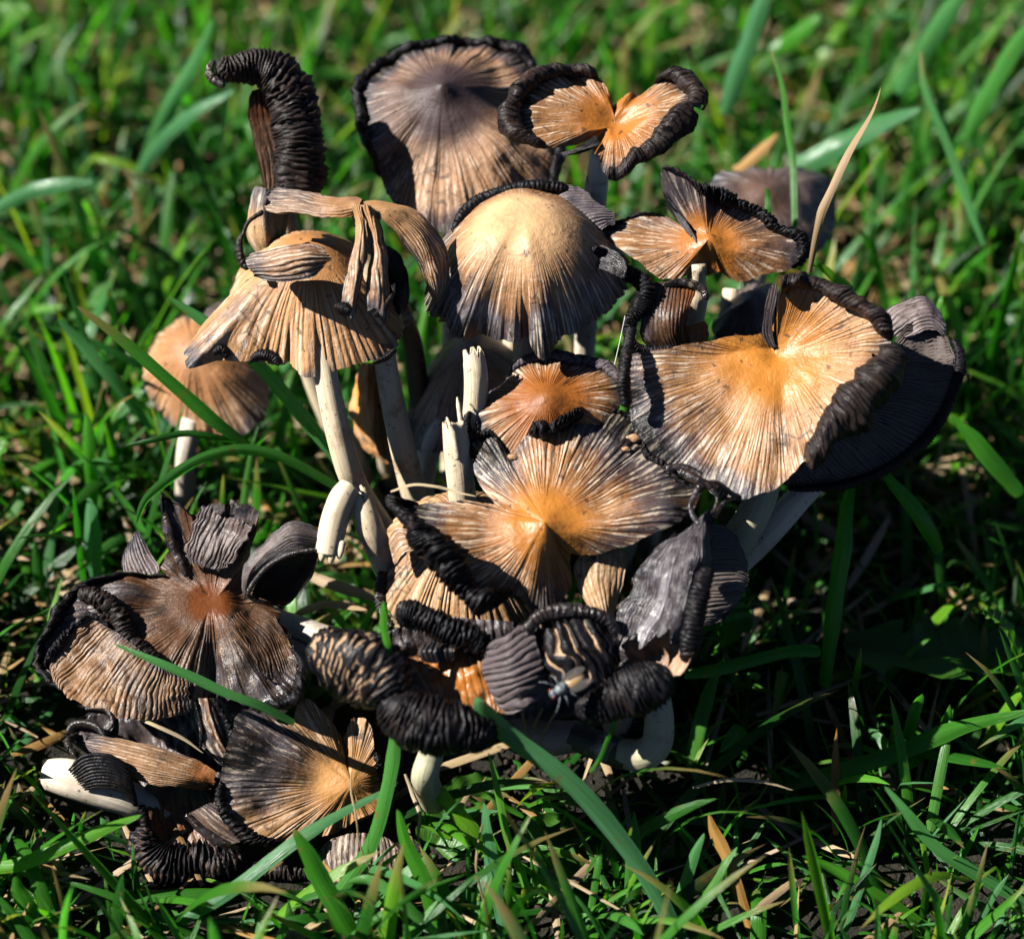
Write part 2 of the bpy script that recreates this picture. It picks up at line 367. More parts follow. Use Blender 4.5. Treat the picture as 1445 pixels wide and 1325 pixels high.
    Bm = B - Nn[:, ri] * off[..., None]; Bm[:, 0] = top[:, -1]
    grid_obj('gills', Bm, True, gmat, o, O, {'st': st[:, ri], 'rib': gr})
    return o
def sheet(par, rows, name='cap_flap', mat=None, bmat=None, ribs=12, amp=.02, dk=(.6, 1.0), dkf=None, ct=0.0, thick=.05, nu=None, nv=None, rag=.06, rnd=.32, lump=.05, under='gills', bump=0.0, wig=.5, sharp=.5, ctf=None, per=9, rolls=(), rmat=None, rsp=.11, ramp=.09, turn=4.6, on=None):
    """a lobe of cap: rows are polylines running outward; ribs follow them"""
    SEED[0] += 1; sd = SEED[0]; root = par; O = org(par)
    if on is not None: rows = [[k[:3] for k in snap(par, [(*q, on) for q in r], 1.0, 4)] for r in rows]
    nu = nu or int(min(420, max(60, ribs * per))); nv = nv or 48
    V = np.linspace(0, 1, nv); U = np.linspace(0, 1, nu)
    R3 = []
    for r in rows:
        q = np.array([P(*k) for k in r]); R3.append(crom(q, V * (len(q) - 1)))
    R3 = np.array(R3); A = crom(R3, U * (len(rows) - 1))
    u, v = U[:, None], V[None]
    mid = A[nu // 2][None]; A = A + (mid - A) * (rnd * ((2 * v - 1) ** 8) * np.abs(2 * u - 1) ** 2)[..., None]
    size = np.linalg.norm(A[:, -1] - A[:, 0], axis=-1).mean() + 1e-6; wid = np.linalg.norm(A[-1] - A[0], axis=-1).mean()
    N = gnormals(A, False); sg = np.sign(((CAM - A) * N).sum(-1).mean()); N = N * sg
    # ragged outer end and sides
    e = rag * size * fb(U * ribs * .45 + sd, 0, 0, sd, 3); dv = nrm(np.gradient(A, axis=1)); A = A + dv * (e[:, None] * V[None] ** 4)[..., None]
    es = rag * wid * .8 * fb(V * 9 + sd, 3, 0, sd, 3); du = nrm(np.gradient(A, axis=0)); A = A + du * ((2 * u - 1) ** 3 * es[None])[..., None]
    A = A + N * (lump * fb(A[..., 0] * 1.3, A[..., 1] * 1.3, A[..., 2] * 1.3, sd, 3) + bump * (1 - (2 * u - 1) ** 2) * np.sin(np.pi * v))[..., None]
    ph = u * ribs + wig * fb(u * ribs * .35, v * size * 1.6, 0, sd + 2, 3); rb = ridge(ph) ** (sharp * 2)
    mod = .7 + .6 * vn(u * ribs * .7, v * 3, 2, sd + 4)
    top = A + N * (amp * (rb - .6) * mod)[..., None]
    if dkf is not None: D = np.clip(dkf(u + 0 * v, v + 0 * u), 0, 1)
    else: D = sst(dk[0], dk[1], v + 0 * u + .06 * fb(u * 9, v * 3, 0, sd, 2))
    C = (ctf(u + 0 * v, v + 0 * u) if ctf is not None else ct * np.exp(-(v / .45) ** 2) + 0 * u)
    st = np.stack([u * ribs + 0 * v + sd * 13, 0 * u + 0 * v, v * size + 0 * u], -1)
    o = grid_obj(name, top, False, mat, par, O, {'st': st, 'dk': D, 'ct': np.clip(C, 0, 1), 'rib': rb})
    reg(par, top)
    if rolls:
        for nm, E_, T_, Nq in (('v1', top[:, -1], top[:, -1] - top[:, -4], N[:, -1]), ('u0', top[0], top[0] - top[4], N[0]), ('u1', top[-1], top[-1] - top[-5], N[-1])):
            rk = [k[1:] for k in rolls if k[0] == nm]
            if not rk: continue
            # resample the edge finely enough for the gills
            sL = np.concatenate([[0], np.cumsum(np.linalg.norm(np.diff(E_, axis=0), axis=1))]); q = np.linspace(0, sL[-1], int(max(30, sL[-1] / rsp * 8)))
            rs = lambda z: np.stack([np.interp(q, sL, z[:, i]) for i in range(3)], -1)
            E2, T2, N2 = rs(E_), nrm(rs(T_)), nrm(rs(Nq)); f_ = q / q[-1]
            rho = np.max([np.interp(f_, [w[0] for w in r_], [w[1] for w in r_], left=0, right=0) for r_ in rk], 0)
            N2 = nrm(N2 - T2 * (N2 * T2).sum(-1, keepdims=True))
            curl_strip(par, E2 - N2 * .02, T2, N2, rho, rmat or GILL, O, rsp, ramp, turn, closed=False)
    ed = sst(0, .12, np.minimum(u, 1 - u)) * sst(0, .12, np.minimum(v, 1 - v))
    gr = ridge(ph * 1.5); back = top - N * (ed * (thick + .03 * gr))[..., None]
    k = max(1, nv // 24); vi = np.unique(np.append(np.arange(0, nv, k), nv - 1))
    grid_obj(under, back[:, vi], False, bmat or mat, o, O, {'st': st[:, vi], 'dk': np.ones_like(D[:, vi]) * .8, 'ct': 0 * D[:, vi], 'rib': gr[:, vi]})
    return o
def frames(Q):
    T = nrm(np.gradient(Q, axis=0)); n0 = np.cross(T[0], VD); n0 = nrm(n0 if np.linalg.norm(n0) > .1 else np.cross(T[0], VR)); Ns = [n0]
    for i in range(1, len(Q)):
        v = Ns[-1] - T[i] * (Ns[-1] @ T[i]); Ns.append(v / np.linalg.norm(v))
    Ns = np.array(Ns); return T, Ns, np.cross(T, Ns)
def arcs(keys):
    K = np.array(keys, float); q = np.array([np.append(P(k[0], k[1], k[2]), k[3]) for k in K])
    D = crom(q, np.linspace(0, len(q) - 1, 400)); s = np.concatenate([[0], np.cumsum(np.linalg.norm(np.diff(D[:, :3], axis=0), axis=1))])
    return D, s
def roll(par, keys, mat, name='curled_rim', sp=.115, amp=.055, na=22, rough=.2, flat=.85, wig=.9, per=9, taper=.5, sharp=1.7, ends=(1, 1), on=True, f=.35):
    """rolled-in margin: keys (px,py,dd,radius cm); gill edges wrap round it"""
    SEED[0] += 1; sd = SEED[0]; O = org(par)
    if on: keys = snap(par, keys, f)
    D, s = arcs(keys); Lt = s[-1]; n = int(min(900, max(40, Lt / sp * per))); ss = np.linspace(0, Lt, n)
    X = np.stack([np.interp(ss, s, D[:, i]) for i in range(4)], -1); Q, r = X[:, :3], X[:, 3]
    T, N, B = frames(Q); a = np.linspace(0, 2 * np.pi, na, endpoint=False)
    tp = np.ones(n)
    if ends[0]: tp *= np.sqrt(np.clip(1 - (1 - np.clip(ss / (r * taper * 2), 0, 1)) ** 2, 0, 1))
    if ends[1]: tp *= np.sqrt(np.clip(1 - (1 - np.clip((Lt - ss) / (r * taper * 2), 0, 1)) ** 2, 0, 1))
    S_, A_ = ss[:, None], a[None]
    ca, sa = np.cos(A_), np.sin(A_)
    ph = S_ / sp + 2.6 * fb(S_ * .7, 0, 0, sd + 31, 2) + wig * (1.7 * fb(S_ * 1.5, ca * 1.1, sa * 1.1, sd, 3) + .6 * fb(S_ * 4.5, ca * 2.2, sa * 2.2, sd + 9, 2)) + .6 * np.sin(A_ + sd)
    rg = np.abs(np.cos(np.pi * ph)) ** sharp
    md = .15 + 1.45 * (vn(S_ / sp * .6, ca * 1.2, sa * 1.2, sd + 2) * .5 + .5)
    rr = r[:, None] * (1 + rough * 1.3 * fb(S_ * 1.1, ca * .8, sa * .8, sd + 4, 3) + .18 * fb(S_ * 5, ca * 2, sa * 2, sd + 14, 2) + .06 * np.sin(2 * A_ + S_)) + 1.25 * amp * (rg - .5) * md * np.minimum(1, r / .25)[:, None]
    rr = np.maximum(rr, .01) * tp[:, None]
    M = Q[:, None] + N[:, None] * (rr * ca)[..., None] + B[:, None] * (rr * sa * flat)[..., None]
    M = np.concatenate([np.repeat(M[:1].mean(1, keepdims=True), na, 1), M, np.repeat(M[-1:].mean(1, keepdims=True), na, 1)], 0)
    pad = lambda z: np.concatenate([z[:1], z, z[-1:]], 0)
    st = pad(np.stack([S_ / sp + 0 * A_, 0 * S_ + 0 * A_, r.mean() * A_ + 0 * S_ + sd * 3], -1))
    M, st, rg2 = M.transpose(1, 0, 2), st.transpose(1, 0, 2), pad(rg).T
    return grid_obj(name, M, True, mat, par, O, {'st': st, 'rib': rg2, 'dk': 0 * rg2 + .9, 'ct': 0 * rg2})
def tube(par, keys, mat, name='stem', na=18, n=60, bend=.05, lean=0, broken=False, hollow=None, world=None, oval=1.0):
    SEED[0] += 1; sd = SEED[0]; O = org(par)
    if world is not None: q = np.array(world, float); D = crom(q, np.linspace(0, len(q) - 1, 300)); s = np.concatenate([[0], np.cumsum(np.linalg.norm(np.diff(D[:, :3], axis=0), axis=1))])
    else: D, s = arcs(keys)
    ss = np.linspace(0, s[-1], n); X = np.stack([np.interp(ss, s, D[:, i]) for i in range(4)], -1); Q, r = X[:, :3], X[:, 3]
    T, N, B = frames(Q); a = np.linspace(0, 2 * np.pi, na, endpoint=False); ca, sa = np.cos(a)[None], np.sin(a)[None]; S_ = ss[:, None]
    rr = r[:, None] * (1 + bend * fb(S_ * .8, ca, sa, sd, 3) + .03 * np.cos(7 * a + sd)[None] + .02 * fb(ca * 3, sa * 3, S_ * .35, sd + 6, 2))
    if broken:                                        # torn open at the start
        jag = np.abs(fb(ca * 2.2, sa * 2.2, 0, sd, 3)) * r[0] * 2.6
        sh = np.maximum(0, jag - S_) + 0 * rr
        ctr = Q[:, None] + T[:, None] * sh[..., None]
        M = ctr + N[:, None] * (rr * ca)[..., None] + B[:, None] * (rr * sa * oval)[..., None]
        inner = M[:14:1][::-1] * 1.0
        cc = ctr[:14][::-1]; inner = cc + (inner - cc) * .72
        M = np.concatenate([inner, M], 0); S2 = np.concatenate([ss[:14][::-1], ss])[:, None]
    else:
        M = Q[:, None] + N[:, None] * (rr * ca)[..., None] + B[:, None] * (rr * sa * oval)[..., None]; S2 = S_
        M = np.concatenate([M[:1].mean(1, keepdims=True) + 0 * M[:1], M, M[-1:].mean(1, keepdims=True) + 0 * M[:1]], 0); S2 = np.concatenate([S2[:1], S2, S2[-1:]])
    st = np.stack([ca * 3 + 0 * S2, sa * 3 + 0 * S2, S2 + 0 * ca + sd], -1)
    M, st = M.transpose(1, 0, 2), st.transpose(1, 0, 2)
    return grid_obj(name, M, True, mat, par, O, {'st': st})
def stem_to(par, top, base, mat, r=(.24, .33), bow=(0, 0, 0), name='stem', mid=None):
    """a stem from a point under the cap (px,py,dd) to the thing's base on the ground"""
    a = P(*top); b = np.array(base, float) - np.array([0, 0, .4]); m = (a + b) / 2 + np.array(bow, float)
    if mid is not None: m = P(*mid)
    w = [np.append(a, r[0]), np.append((a + m) / 2 * .5 + m * 0 + (a + m) / 4, (r[0] * .65 + r[1] * .35)), np.append(m, r[0] * .4 + r[1] * .6), np.append(b, r[1])]
    return tube(par, None, mat, name, world=w)

# ------------------------------------------------------------------ the ground and its grass
def grass_mesh(base, heading, lean, length, width, curve, tint, tipd, twist, seg=7, kink=None):
    """many blades in one set of arrays; three vertices across, folded along the midrib"""
    n = len(base); t = np.linspace(0, 1, seg + 1)
    ang = lean[:, None] + curve[:, None] * t[None] ** 1.3                      # angle from vertical
    if kink is not None: ang = ang + kink[:, None] * sst(.45, .6, t)[None]
    ds = length[:, None] / seg
    hx = np.concatenate([np.zeros((n, 1)), np.cumsum(np.sin(ang[:, :-1]) * ds, 1)], 1); hz = np.concatenate([np.zeros((n, 1)), np.cumsum(np.cos(ang[:, :-1]) * ds, 1)], 1)
    hd = heading[:, None] + twist[:, None] * t[None] ** 2 * .5
    cx, cy = np.cos(hd), np.sin(hd)
    sp = np.stack([base[:, 0:1] + hx * np.cos(heading)[:, None], base[:, 1:2] + hx * np.sin(heading)[:, None], np.maximum(base[:, 2:3] + hz, .06 + .3 * (t[None]))], -1)
    tw = twist[:, None] * t[None]
    side = np.stack([-np.sin(heading)[:, None] * np.cos(tw), np.cos(heading)[:, None] * np.cos(tw), np.sin(tw)], -1)
    nor = nrm(np.cross(side, np.gradient(sp, axis=1)))
    w = width[:, None] * (np.minimum(1, .55 + t * 2.2) * np.clip((1 - t) * 3.2, 0, 1) ** .6)[None] * .5
    fold = .38
    V = np.stack([sp - side * w[..., None] + nor * (w * fold)[..., None], sp, sp + side * w[..., None] + nor * (w * fold)[..., None]], 2)
    V = V.reshape(n, (seg + 1) * 3, 3)
    f = []
    for i in range(seg):
        for j in (0, 1): a = i * 3 + j; f.append((a, a + 1, a + 4, a + 3))
    F_ = (np.array(f)[None] + (np.arange(n) * (seg + 1) * 3)[:, None, None]).reshape(-1)
    across = np.tile(np.array([0, .5, 1.0])[None, None], (n, seg + 1, 1)) + rng.uniform(0, 50, n)[:, None, None]
    al = np.broadcast_to((t[None, :, None] * length[:, None, None]), (n, seg + 1, 3))
    st = np.stack([across, 0 * across, al], -1).reshape(-1, 3)
    tn = np.broadcast_to(tint[:, None, None], (n, seg + 1, 3)).reshape(-1)
    tp = np.broadcast_to(np.clip(sst(1 - tipd[:, None], 1.05 - tipd[:, None] * .4, t[None]), 0, 1)[..., None] * (tipd > .02)[:, None, None], (n, seg + 1, 3)).reshape(-1)
    return V, F_, {'st': st, 'tint': tn, 'tip': tp}, sp
t = NT('soil'); ob = t.obj(); n1 = t.noise(ob, 60, 8, .7); n2 = t.noise(ob, 350, 5, .65); n3 = t.noise(ob, 5, 4, .6)
c = t.ramp(n1, [(.3, (.006, .004, .003)), (.5, (.016, .010, .006)), (.68, (.05, .032, .018)), (.8, (.02, .024, .008))])
c = t.mix(t.m_('MULTIPLY', n3, .35), c, (.016, .026, .007)); t.set(Base_Color=c, Roughness=.9); t.bump(t.m_('ADD', n1, n2), .9, .4); M_SOIL = t.m
gx = np.concatenate([[-4000, -400, -120], np.linspace(-45, 45, 181), [120, 400, 4000]]); gy = np.concatenate([[-4000, -300, -80], np.linspace(-30, 60, 181), [150, 500, 4000]])
XX, YY = np.meshgrid(gx, gy, indexing='ij'); ZZ = -.25 + .22 * fb(XX * .35, YY * .35, 0, 3, 4) * (np.abs(XX) < 60)
tag(grid_obj('ground', np.stack([XX, YY, ZZ], -1), False, M_SOIL, None, np.zeros(3)), kind='structure')
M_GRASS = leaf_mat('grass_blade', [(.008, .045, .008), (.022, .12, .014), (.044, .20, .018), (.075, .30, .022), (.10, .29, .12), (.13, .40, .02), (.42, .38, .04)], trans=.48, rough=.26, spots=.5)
M_STRAW = leaf_mat('dry_straw', [(.42, .28, .13), (.56, .42, .25), (.30, .17, .07), (.60, .46, .29), (.42, .22, .045), (.22, .12, .055)], trans=.12, rough=.6, spots=.6)
CL = np.array([(290, 60), (400, 55), (470, 240), (500, 80), (740, 55), (830, 75), (985, 85), (1000, 200), (1130, 330), (1290, 430), (1370, 480), (1350, 560), (1230, 670), (1130, 720), (1060, 790), (1060, 850), (980, 930), (960, 1020), (940, 1080), (640, 1110), (560, 1060), (560, 1170), (450, 1240), (210, 1260), (180, 1140), (60, 1120), (50, 930), (95, 840), (170, 780), (235, 690), (205, 550), (220, 460), (340, 390), (340, 300), (300, 120)], float)
def inpoly(x, y, C=CL):
    r = np.zeros(np.shape(x), bool); j = len(C) - 1
    for i in range(len(C)):
        xi, yi, xj, yj = *C[i], *C[j]
        r ^= ((yi > y) != (yj > y)) & (x < (xj - xi) * (y - yi) / (yj - yi + 1e-9) + xi); j = i
    return r
def field(n, x0, x1, y0, y1, lo, hi, w, mat, name, label, cat, straw=False, lim=None):
    bx = rng.uniform(x0, x1, n); by = rng.uniform(y0, y1, n)
    tuft = fb(bx * .45, by * .45, 0, 21, 3); keep = tuft > rng.uniform(-1.0, .45, n) if not straw else np.ones(n, bool)
    bx, by = bx[keep], by[keep]; n = len(bx)
    base = np.stack([bx, by, np.full(n, -.25)], -1) if not straw else np.stack([bx, by, rng.uniform(.05, .7, n)], -1)
    L = rng.uniform(lo, hi, n) * rng.uniform(.7, 1.15, n)
    hd = rng.uniform(0, 2 * np.pi, n)
    if straw: lean = rng.normal(1.5, .12, n); cv = rng.normal(0, .2, n)
    else: lean = np.abs(rng.normal(.55, .42, n)); cv = np.abs(rng.normal(.55, .5, n))
    wd = rng.uniform(w[0], w[1], n); tint = np.where(rng.uniform(0, 1, n) < .05, rng.uniform(.88, 1, n), np.clip(rng.beta(1.1, 1.7, n), 0, .85)) if not straw else rng.uniform(0, 1, n)
    tip = np.where(rng.uniform(0, 1, n) < .42, rng.uniform(.05, .5, n), 0.0)
    kink = np.where(rng.uniform(0, 1, n) < .12, rng.uniform(.5, 1.3, n), 0.0)
    V, F_, at, sp = grass_mesh(base, hd, lean, L, wd, cv, tint, tip, rng.normal(0, .7, n), kink=kink)
    px, py, dd = proj(sp.reshape(-1, 3)); bad = inpoly(px, py) & (dd < 3.2) & (sp.reshape(-1, 3)[:, 2] > (.5 if straw else .35))
    bad |= dd < -7.5
    x2, y2 = px.reshape(n, -1), py.reshape(n, -1); pr = rng.uniform(0, 1, n)
    dim = (x2[:, 0] > 930) & (y2[:, 0] > 720)            # thin, low sward right of the cluster
    thin = dim & ((pr < (.45 if hi > 3 else 0.0)) | (L > 4.8)) if not straw else ((y2[:, 0] > 850) & (pr < .5)) | (dim & (pr < .82))
    bad = bad.reshape(n, -1).any(1) | thin
    if lim: bad |= lim(sp, px.reshape(n, -1), py.reshape(n, -1), dd.reshape(n, -1))
    ok = np.where(~bad)[0]; k = V.shape[1]; fq = F_.reshape(n, -1)
    V2 = V[ok].reshape(-1, 3); F2 = (fq[ok] - (ok * k)[:, None] + (np.arange(len(ok)) * k)[:, None]).ravel()
    a2 = {q: np.asarray(v).reshape((n, k) + np.asarray(v).shape[1:])[ok].reshape((-1,) + np.asarray(v).shape[1:]) for q, v in at.items()}
    me = raw_mesh(name, V2 * CM, F2, np.full(len(F2) // 4, 4), mat, a2)
    tag(link(bpy.data.objects.new(name, me)), label, cat, kind='stuff')
field(11500, -26, 26, -13, 46, 2.2, 6.6, (.15, .34), M_GRASS, 'lawn_grass', 'short green lawn grass around the mushroom cluster', 'grass')
field(2600, -28, 28, 5, 48, 2.6, 6.5, (.18, .38), M_GRASS, 'far_lawn_grass', 'longer green lawn grass behind the mushroom cluster', 'grass')
field(16000, -20, 20, -12, 30, 1.0, 2.8, (.07, .18), M_GRASS, 'fine_undergrass', 'fine short grass low in the lawn', 'grass')
field(6500, -26, 26, -13, 46, 1.2, 4.6, (.07, .22), M_STRAW, 'dry_thatch', 'pale dry straw lying between the grass blades', 'straw', straw=True)
field(3400, -26, 26, 2, 46, .8, 3.2, (.18, .38), M_STRAW, 'dead_grass_litter', 'broad dead grass leaves scattered through the lawn behind', 'straw', straw=True)
# ------------------------------------------------------------------ mushroom materials
GILL = gill_mat('black_gills'); GILLB = gill_mat('brown_black_gills', crest=(.024, .018, .0165), valley=(.004, .003, .003), bf=.4, brown=(.07, .035, .022))
GTAN = gill_mat('black_gills_tan_grooves', valley=(.42, .27, .16), lo=.12, hi=.38, bf=.3, nz=2.0)
GTANL = gill_mat('black_gills_wide_tan_slits', valley=(.46, .30, .18), lo=.20, hi=.45, bf=.35, nz=2.6)
GGREY = gill_mat('grey_gills', crest=(.10, .08, .085), valley=(.03, .024, .026), rough=.4, bf=.2)
GPALE = gill_mat('dark_brown_gills', crest=(.13, .105, .095), valley=(.006, .005, .005), rough=.42, bf=.3, brown=(.14, .10, .06))
ORANGE = cap_mat('cap_orange_centre', c0=(.40, .14, .022), c1=(.30, .14, .052), c2=(.09, .052, .04), palef=.7, gloss=.45); TAN = cap_mat('cap_tan', c0=(.52, .28, .11), c1=(.48, .28, .13))
CREAM = cap_mat('cap_cream', c0=(.80, .48, .24), c1=(.36, .17, .066), c2=(.105, .06, .045), grey=(.13, .115, .125), palef=.9, valley=.6, mott=1.0, pale=(.82, .68, .50), strk=.6, gloss=.42)
PURPLE = cap_mat('cap_purple_brown', c0=(.05, .028, .028), c1=(.40, .215, .11), c2=(.095, .056, .05), palef=.55, gloss=.62)
BROWN = cap_mat('cap_red_brown', c0=(.17, .048, .010), c1=(.12, .052, .022), c2=(.036, .022, .017), pale=(.40, .27, .16), palef=.35, gloss=.42, mott=1.7)
GREYM = cap_mat('cap_grey_ink', c0=(.2, .13, .09), c1=(.22, .17, .16), c2=(.12, .10, .11), grey=(.07, .063, .075), pale=(.42, .37, .38), palef=.6, gloss=.45)
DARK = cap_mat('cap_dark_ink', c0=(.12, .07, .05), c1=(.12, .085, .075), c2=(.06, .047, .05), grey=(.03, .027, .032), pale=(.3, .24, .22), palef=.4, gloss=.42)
BARK = cap_mat('cap_scaly', c0=(.45, .24, .10), c1=(.33, .17, .08), c2=(.085, .052, .04), pale=(.80, .68, .54), palef=.75, mott=1.5, valley=.9)
RUST = cap_mat('cap_rust_wet', c0=(.42, .14, .02), c1=(.32, .125, .035), c2=(.12, .055, .03), pale=(.7, .55, .4), palef=.45, gloss=.28, mott=1.3, valley=.4)
STEM = stem_mat('stem_cream'); STEMW = stem_mat('stem_white', col=(.78, .68, .54), df=.3); STEMD = stem_mat('stem_spotted', df=.8, lo=.48, hi=.66)
STEMG = stem_mat('stem_greenish', col=(.47, .46, .30), df=.5); STEMK = stem_mat('stem_dark_coat', col=(.50, .47, .42), dirt=(.035, .026, .022), df=1.0, lo=.30, hi=.46)
def base_of(px, py, z=-.1): return G(px, py, z)
def mush(label, bx, by, cat='mushroom', name='ink_cap_mushroom', group='ink cap mushrooms of the cluster'): return thing(name, label, cat, base_of(bx, by), group)

# A - upright black roll at the back left
m = mush('blurred black rolled-up ink cap standing highest at the far left', 560, 760)
roll(m, [(303, 96, 1.6, .20), (330, 98, 1.7, .30), (365, 96, 1.9, .40), (398, 118, 2.0, .50), (418, 165, 2.0, .54), (424, 215, 2.0, .55), (418, 262, 2.0, .52), (405, 300, 2.0, .35)], GILLB, sp=.13, amp=.06, na=34, wig=1.3, on=False, flat=.9)
sheet(m, [[(352, 130, 2.2), (350, 165, 2.3), (362, 215, 2.3), (372, 270, 2.3)], [(380, 120, 2.4), (392, 170, 2.5), (400, 215, 2.5), (400, 275, 2.5)]], mat=BROWN, bmat=GILL, ribs=6, dk=(.9, 1.6), ct=.6, thick=.1)
sheet(m, [[(358, 262, 1.8), (352, 300, 1.7), (350, 335, 1.8), (372, 372, 2.0)], [(378, 268, 1.5), (372, 300, 1.3), (376, 340, 1.3), (385, 372, 1.9)], [(410, 285, 2.1), (405, 310, 2.1), (403, 335, 2.1), (395, 365, 2.2)]], mat=TAN, bmat=GILL, ribs=6, dk=(1.0, 1.6), dkf=lambda u, v: sst(.5, -.1, v) * .7 + .15, thick=.1)
roll(m, [(303, 85, 1.6, .05), (296, 98, 1.5, .09), (300, 112, 1.5, .10), (318, 122, 1.5, .08)], TAN, name='pale_edge', amp=.01)
stem_to(m, (400, 290, 2.6), org(m), STEM, (.25, .34), (-.6, 0, 0))

# B - large purple-brown cap at the back
m = mush('large blurred purplish bell cap with black rim behind the cream dome', 640, 780)
cap(m, (624, 128, 3.0), [(560, 80, 0, None, .3), (620, 66, 0, None, .25), (690, 64, 0, None, .2), (742, 88, 0, None, .2), (772, 150), (785, 220), (772, 275), (720, 318), (650, 335), (605, 322), (560, 285), (530, 230, .35, None, .35), (512, 170, .45, None, .45), (508, 125, .35, None, .4), (528, 98, 0, None, .35)], n=(0, -.42, .9), drop=1.25, p=1.35, ribs=92, amp=.03, mat=PURPLE, gmat=GILL, dk=(.70, 1.04), rc=1.25, umbo=.22, ru=.30, lump=.28, rag=.04, r0=.3, nu=1000, fold=[(735, 120, .25, -.6), (560, 90, .35, -.15), (530, 230, .2, -.2)], rolls=[[(535, 250, .06), (510, 170, .09), (510, 125, .12), (560, 80, .11), (620, 66, .09), (690, 64, .11), (742, 88, .13), (772, 150, .09), (785, 220, .12), (772, 275, .11), (720, 318, .06)]], turn=3.6, ramp=.07, rsp=.10)
stem_to(m, (640, 260, 3.4), org(m), STEM)

# B2 - collapsed cap between the large cap and the dome
m = mush('torn silver-grey cap with black crimped rim, half hidden behind the cream dome', 700, 800)
roll(m, [(640, 330, 1.4, .08), (655, 302, 1.3, .13), (680, 283, 1.3, .14), (720, 268, 1.3, .12), (762, 262, 1.3, .13), (800, 266, 1.4, .12)], GILL, sp=.10, amp=.05, na=14)
sheet(m, [[(650, 330, 1.8), (665, 300, 1.7), (680, 285, 1.4)], [(730, 320, 2.0), (735, 290, 1.8), (740, 268, 1.4)], [(790, 320, 1.8), (795, 290, 1.7), (800, 262, 1.4)]], mat=GREYM, bmat=GILL, ribs=26, amp=.035, dk=(.3, 1.2), thick=.06)
sheet(m, [[(775, 275, 1.4), (800, 262, 1.4), (822, 265, 1.4)], [(775, 300, 1.3), (800, 283, 1.2), (838, 282, 1.3)], [(800, 318, 1.2), (830, 302, 1.0), (865, 300, 1.2)], [(830, 335, 1.1), (850, 322, 1.0), (872, 315, 1.1)]], mat=GREYM, bmat=GILL, ribs=16, amp=.04, dkf=lambda u, v: .35 + .45 * np.exp(-((u - .35) ** 2 + (v - .6) ** 2) / .01), thick=.06)
stem_to(m, (740, 310, 2.6), org(m), STEM)

# C - curled cap, back right
m = mush('orange-brown saddle-shaped cap with thick black rolled rims, topmost at the back', 800, 780)
cap(m, (868, 168, 1.2), [(864, 138, .1), (905, 132), (945, 112, .25), (978, 135, .3), (975, 170, .25), (940, 200, .1), (895, 226, 0), (856, 246, -.1), (846, 222, -.1), (832, 196, -.05), (812, 206, 0), (770, 212, .15), (735, 196, .3), (722, 160, .35), (745, 125, .3), (800, 104, .2), (845, 108, .15)], n=(-.05, -.35, .93), drop=.10, p=1.4, ribs=90, amp=.02, mat=ORANGE, gmat=GILL, dk=(.62, 1.1), rc=.85, umbo=-.22, ru=.45, lump=.2, sm=2.0, nu=1000, rmat=GILLB, rolls=[[(845, 108, .10), (800, 104, .15), (745, 125, .19), (722, 160, .21), (735, 196, .19), (770, 212, .10)], [(925, 118, .09), (945, 112, .15), (978, 135, .17), (975, 170, .24), (940, 200, .22), (895, 226, .16), (856, 246, .12)]], rsp=.125, ramp=.18, r0=.34, fold=[(865, 130, .25, -.2), (835, 200, .2, -.2)])
sheet(m, [[(790, 215, .9), (815, 208, .9), (840, 190, 1.0)], [(795, 222, .9), (820, 212, .8), (848, 205, .9)]], mat=GREYM, bmat=GILL, ribs=5, name='torn_edge', dk=(-1, .5))
stem_to(m, (846, 215, 1.6), org(m), STEMW, (.20, .30), mid=(838, 300, 2.5))

# D - star cap, back right
m = mush('torn orange-centred cap with a raised black-edged flap behind the cream dome', 900, 820)
cap(m, (1000, 345, .8), [(1035, 290, .55, None, .5), (985, 262, 1.15, None, .65), (935, 238, 1.3, None, .65), (932, 262, .9, None, .75), (940, 285, .5, None, .6), (975, 322, .15), (930, 305, .1, None, .3), (880, 312, 0, None, .3), (848, 330, -.1, None, .3), (862, 352, -.1), (905, 378, -.15), (950, 398, -.2), (982, 385, -.25, .9), (1020, 388, -.3, .9), (1075, 390, -.15), (1118, 378, .1, None, .3), (1132, 358, .2, None, .4), (1090, 326, .3, None, .3)], n=(0, -.3, .95), drop=.3, p=1.5, ribs=80, amp=.022, mat=ORANGE, gmat=GILL, dk=(.75, 1.15), rc=.72, umbo=.22, ru=.34, r0=.3, lump=.16, tens=.6, sm=1.5, nu=1000, turn=3.8, rolls=[[(935, 238, .09), (985, 262, .15), (1035, 290, .17), (1090, 326, .13), (1132, 358, .13), (1118, 378, .1)], [(930, 305, .05), (880, 312, .07), (848, 330, .08)]], fold=[(1075, 400, .2, -.15), (900, 345, .3, .12)])
sheet(m, [[(938, 268, 1.5), (950, 300, 1.3), (968, 328, 1.0)], [(950, 290, 1.2), (970, 315, 1.0), (985, 345, .8)]], mat=GREYM, bmat=GILL, ribs=8, dk=(-2, 2.5), name='torn_edge', thick=.03, on=.05, rag=.12)
stem_to(m, (985, 370, .9), org(m), STEM, (.20, .28), mid=(978, 450, 1.7))

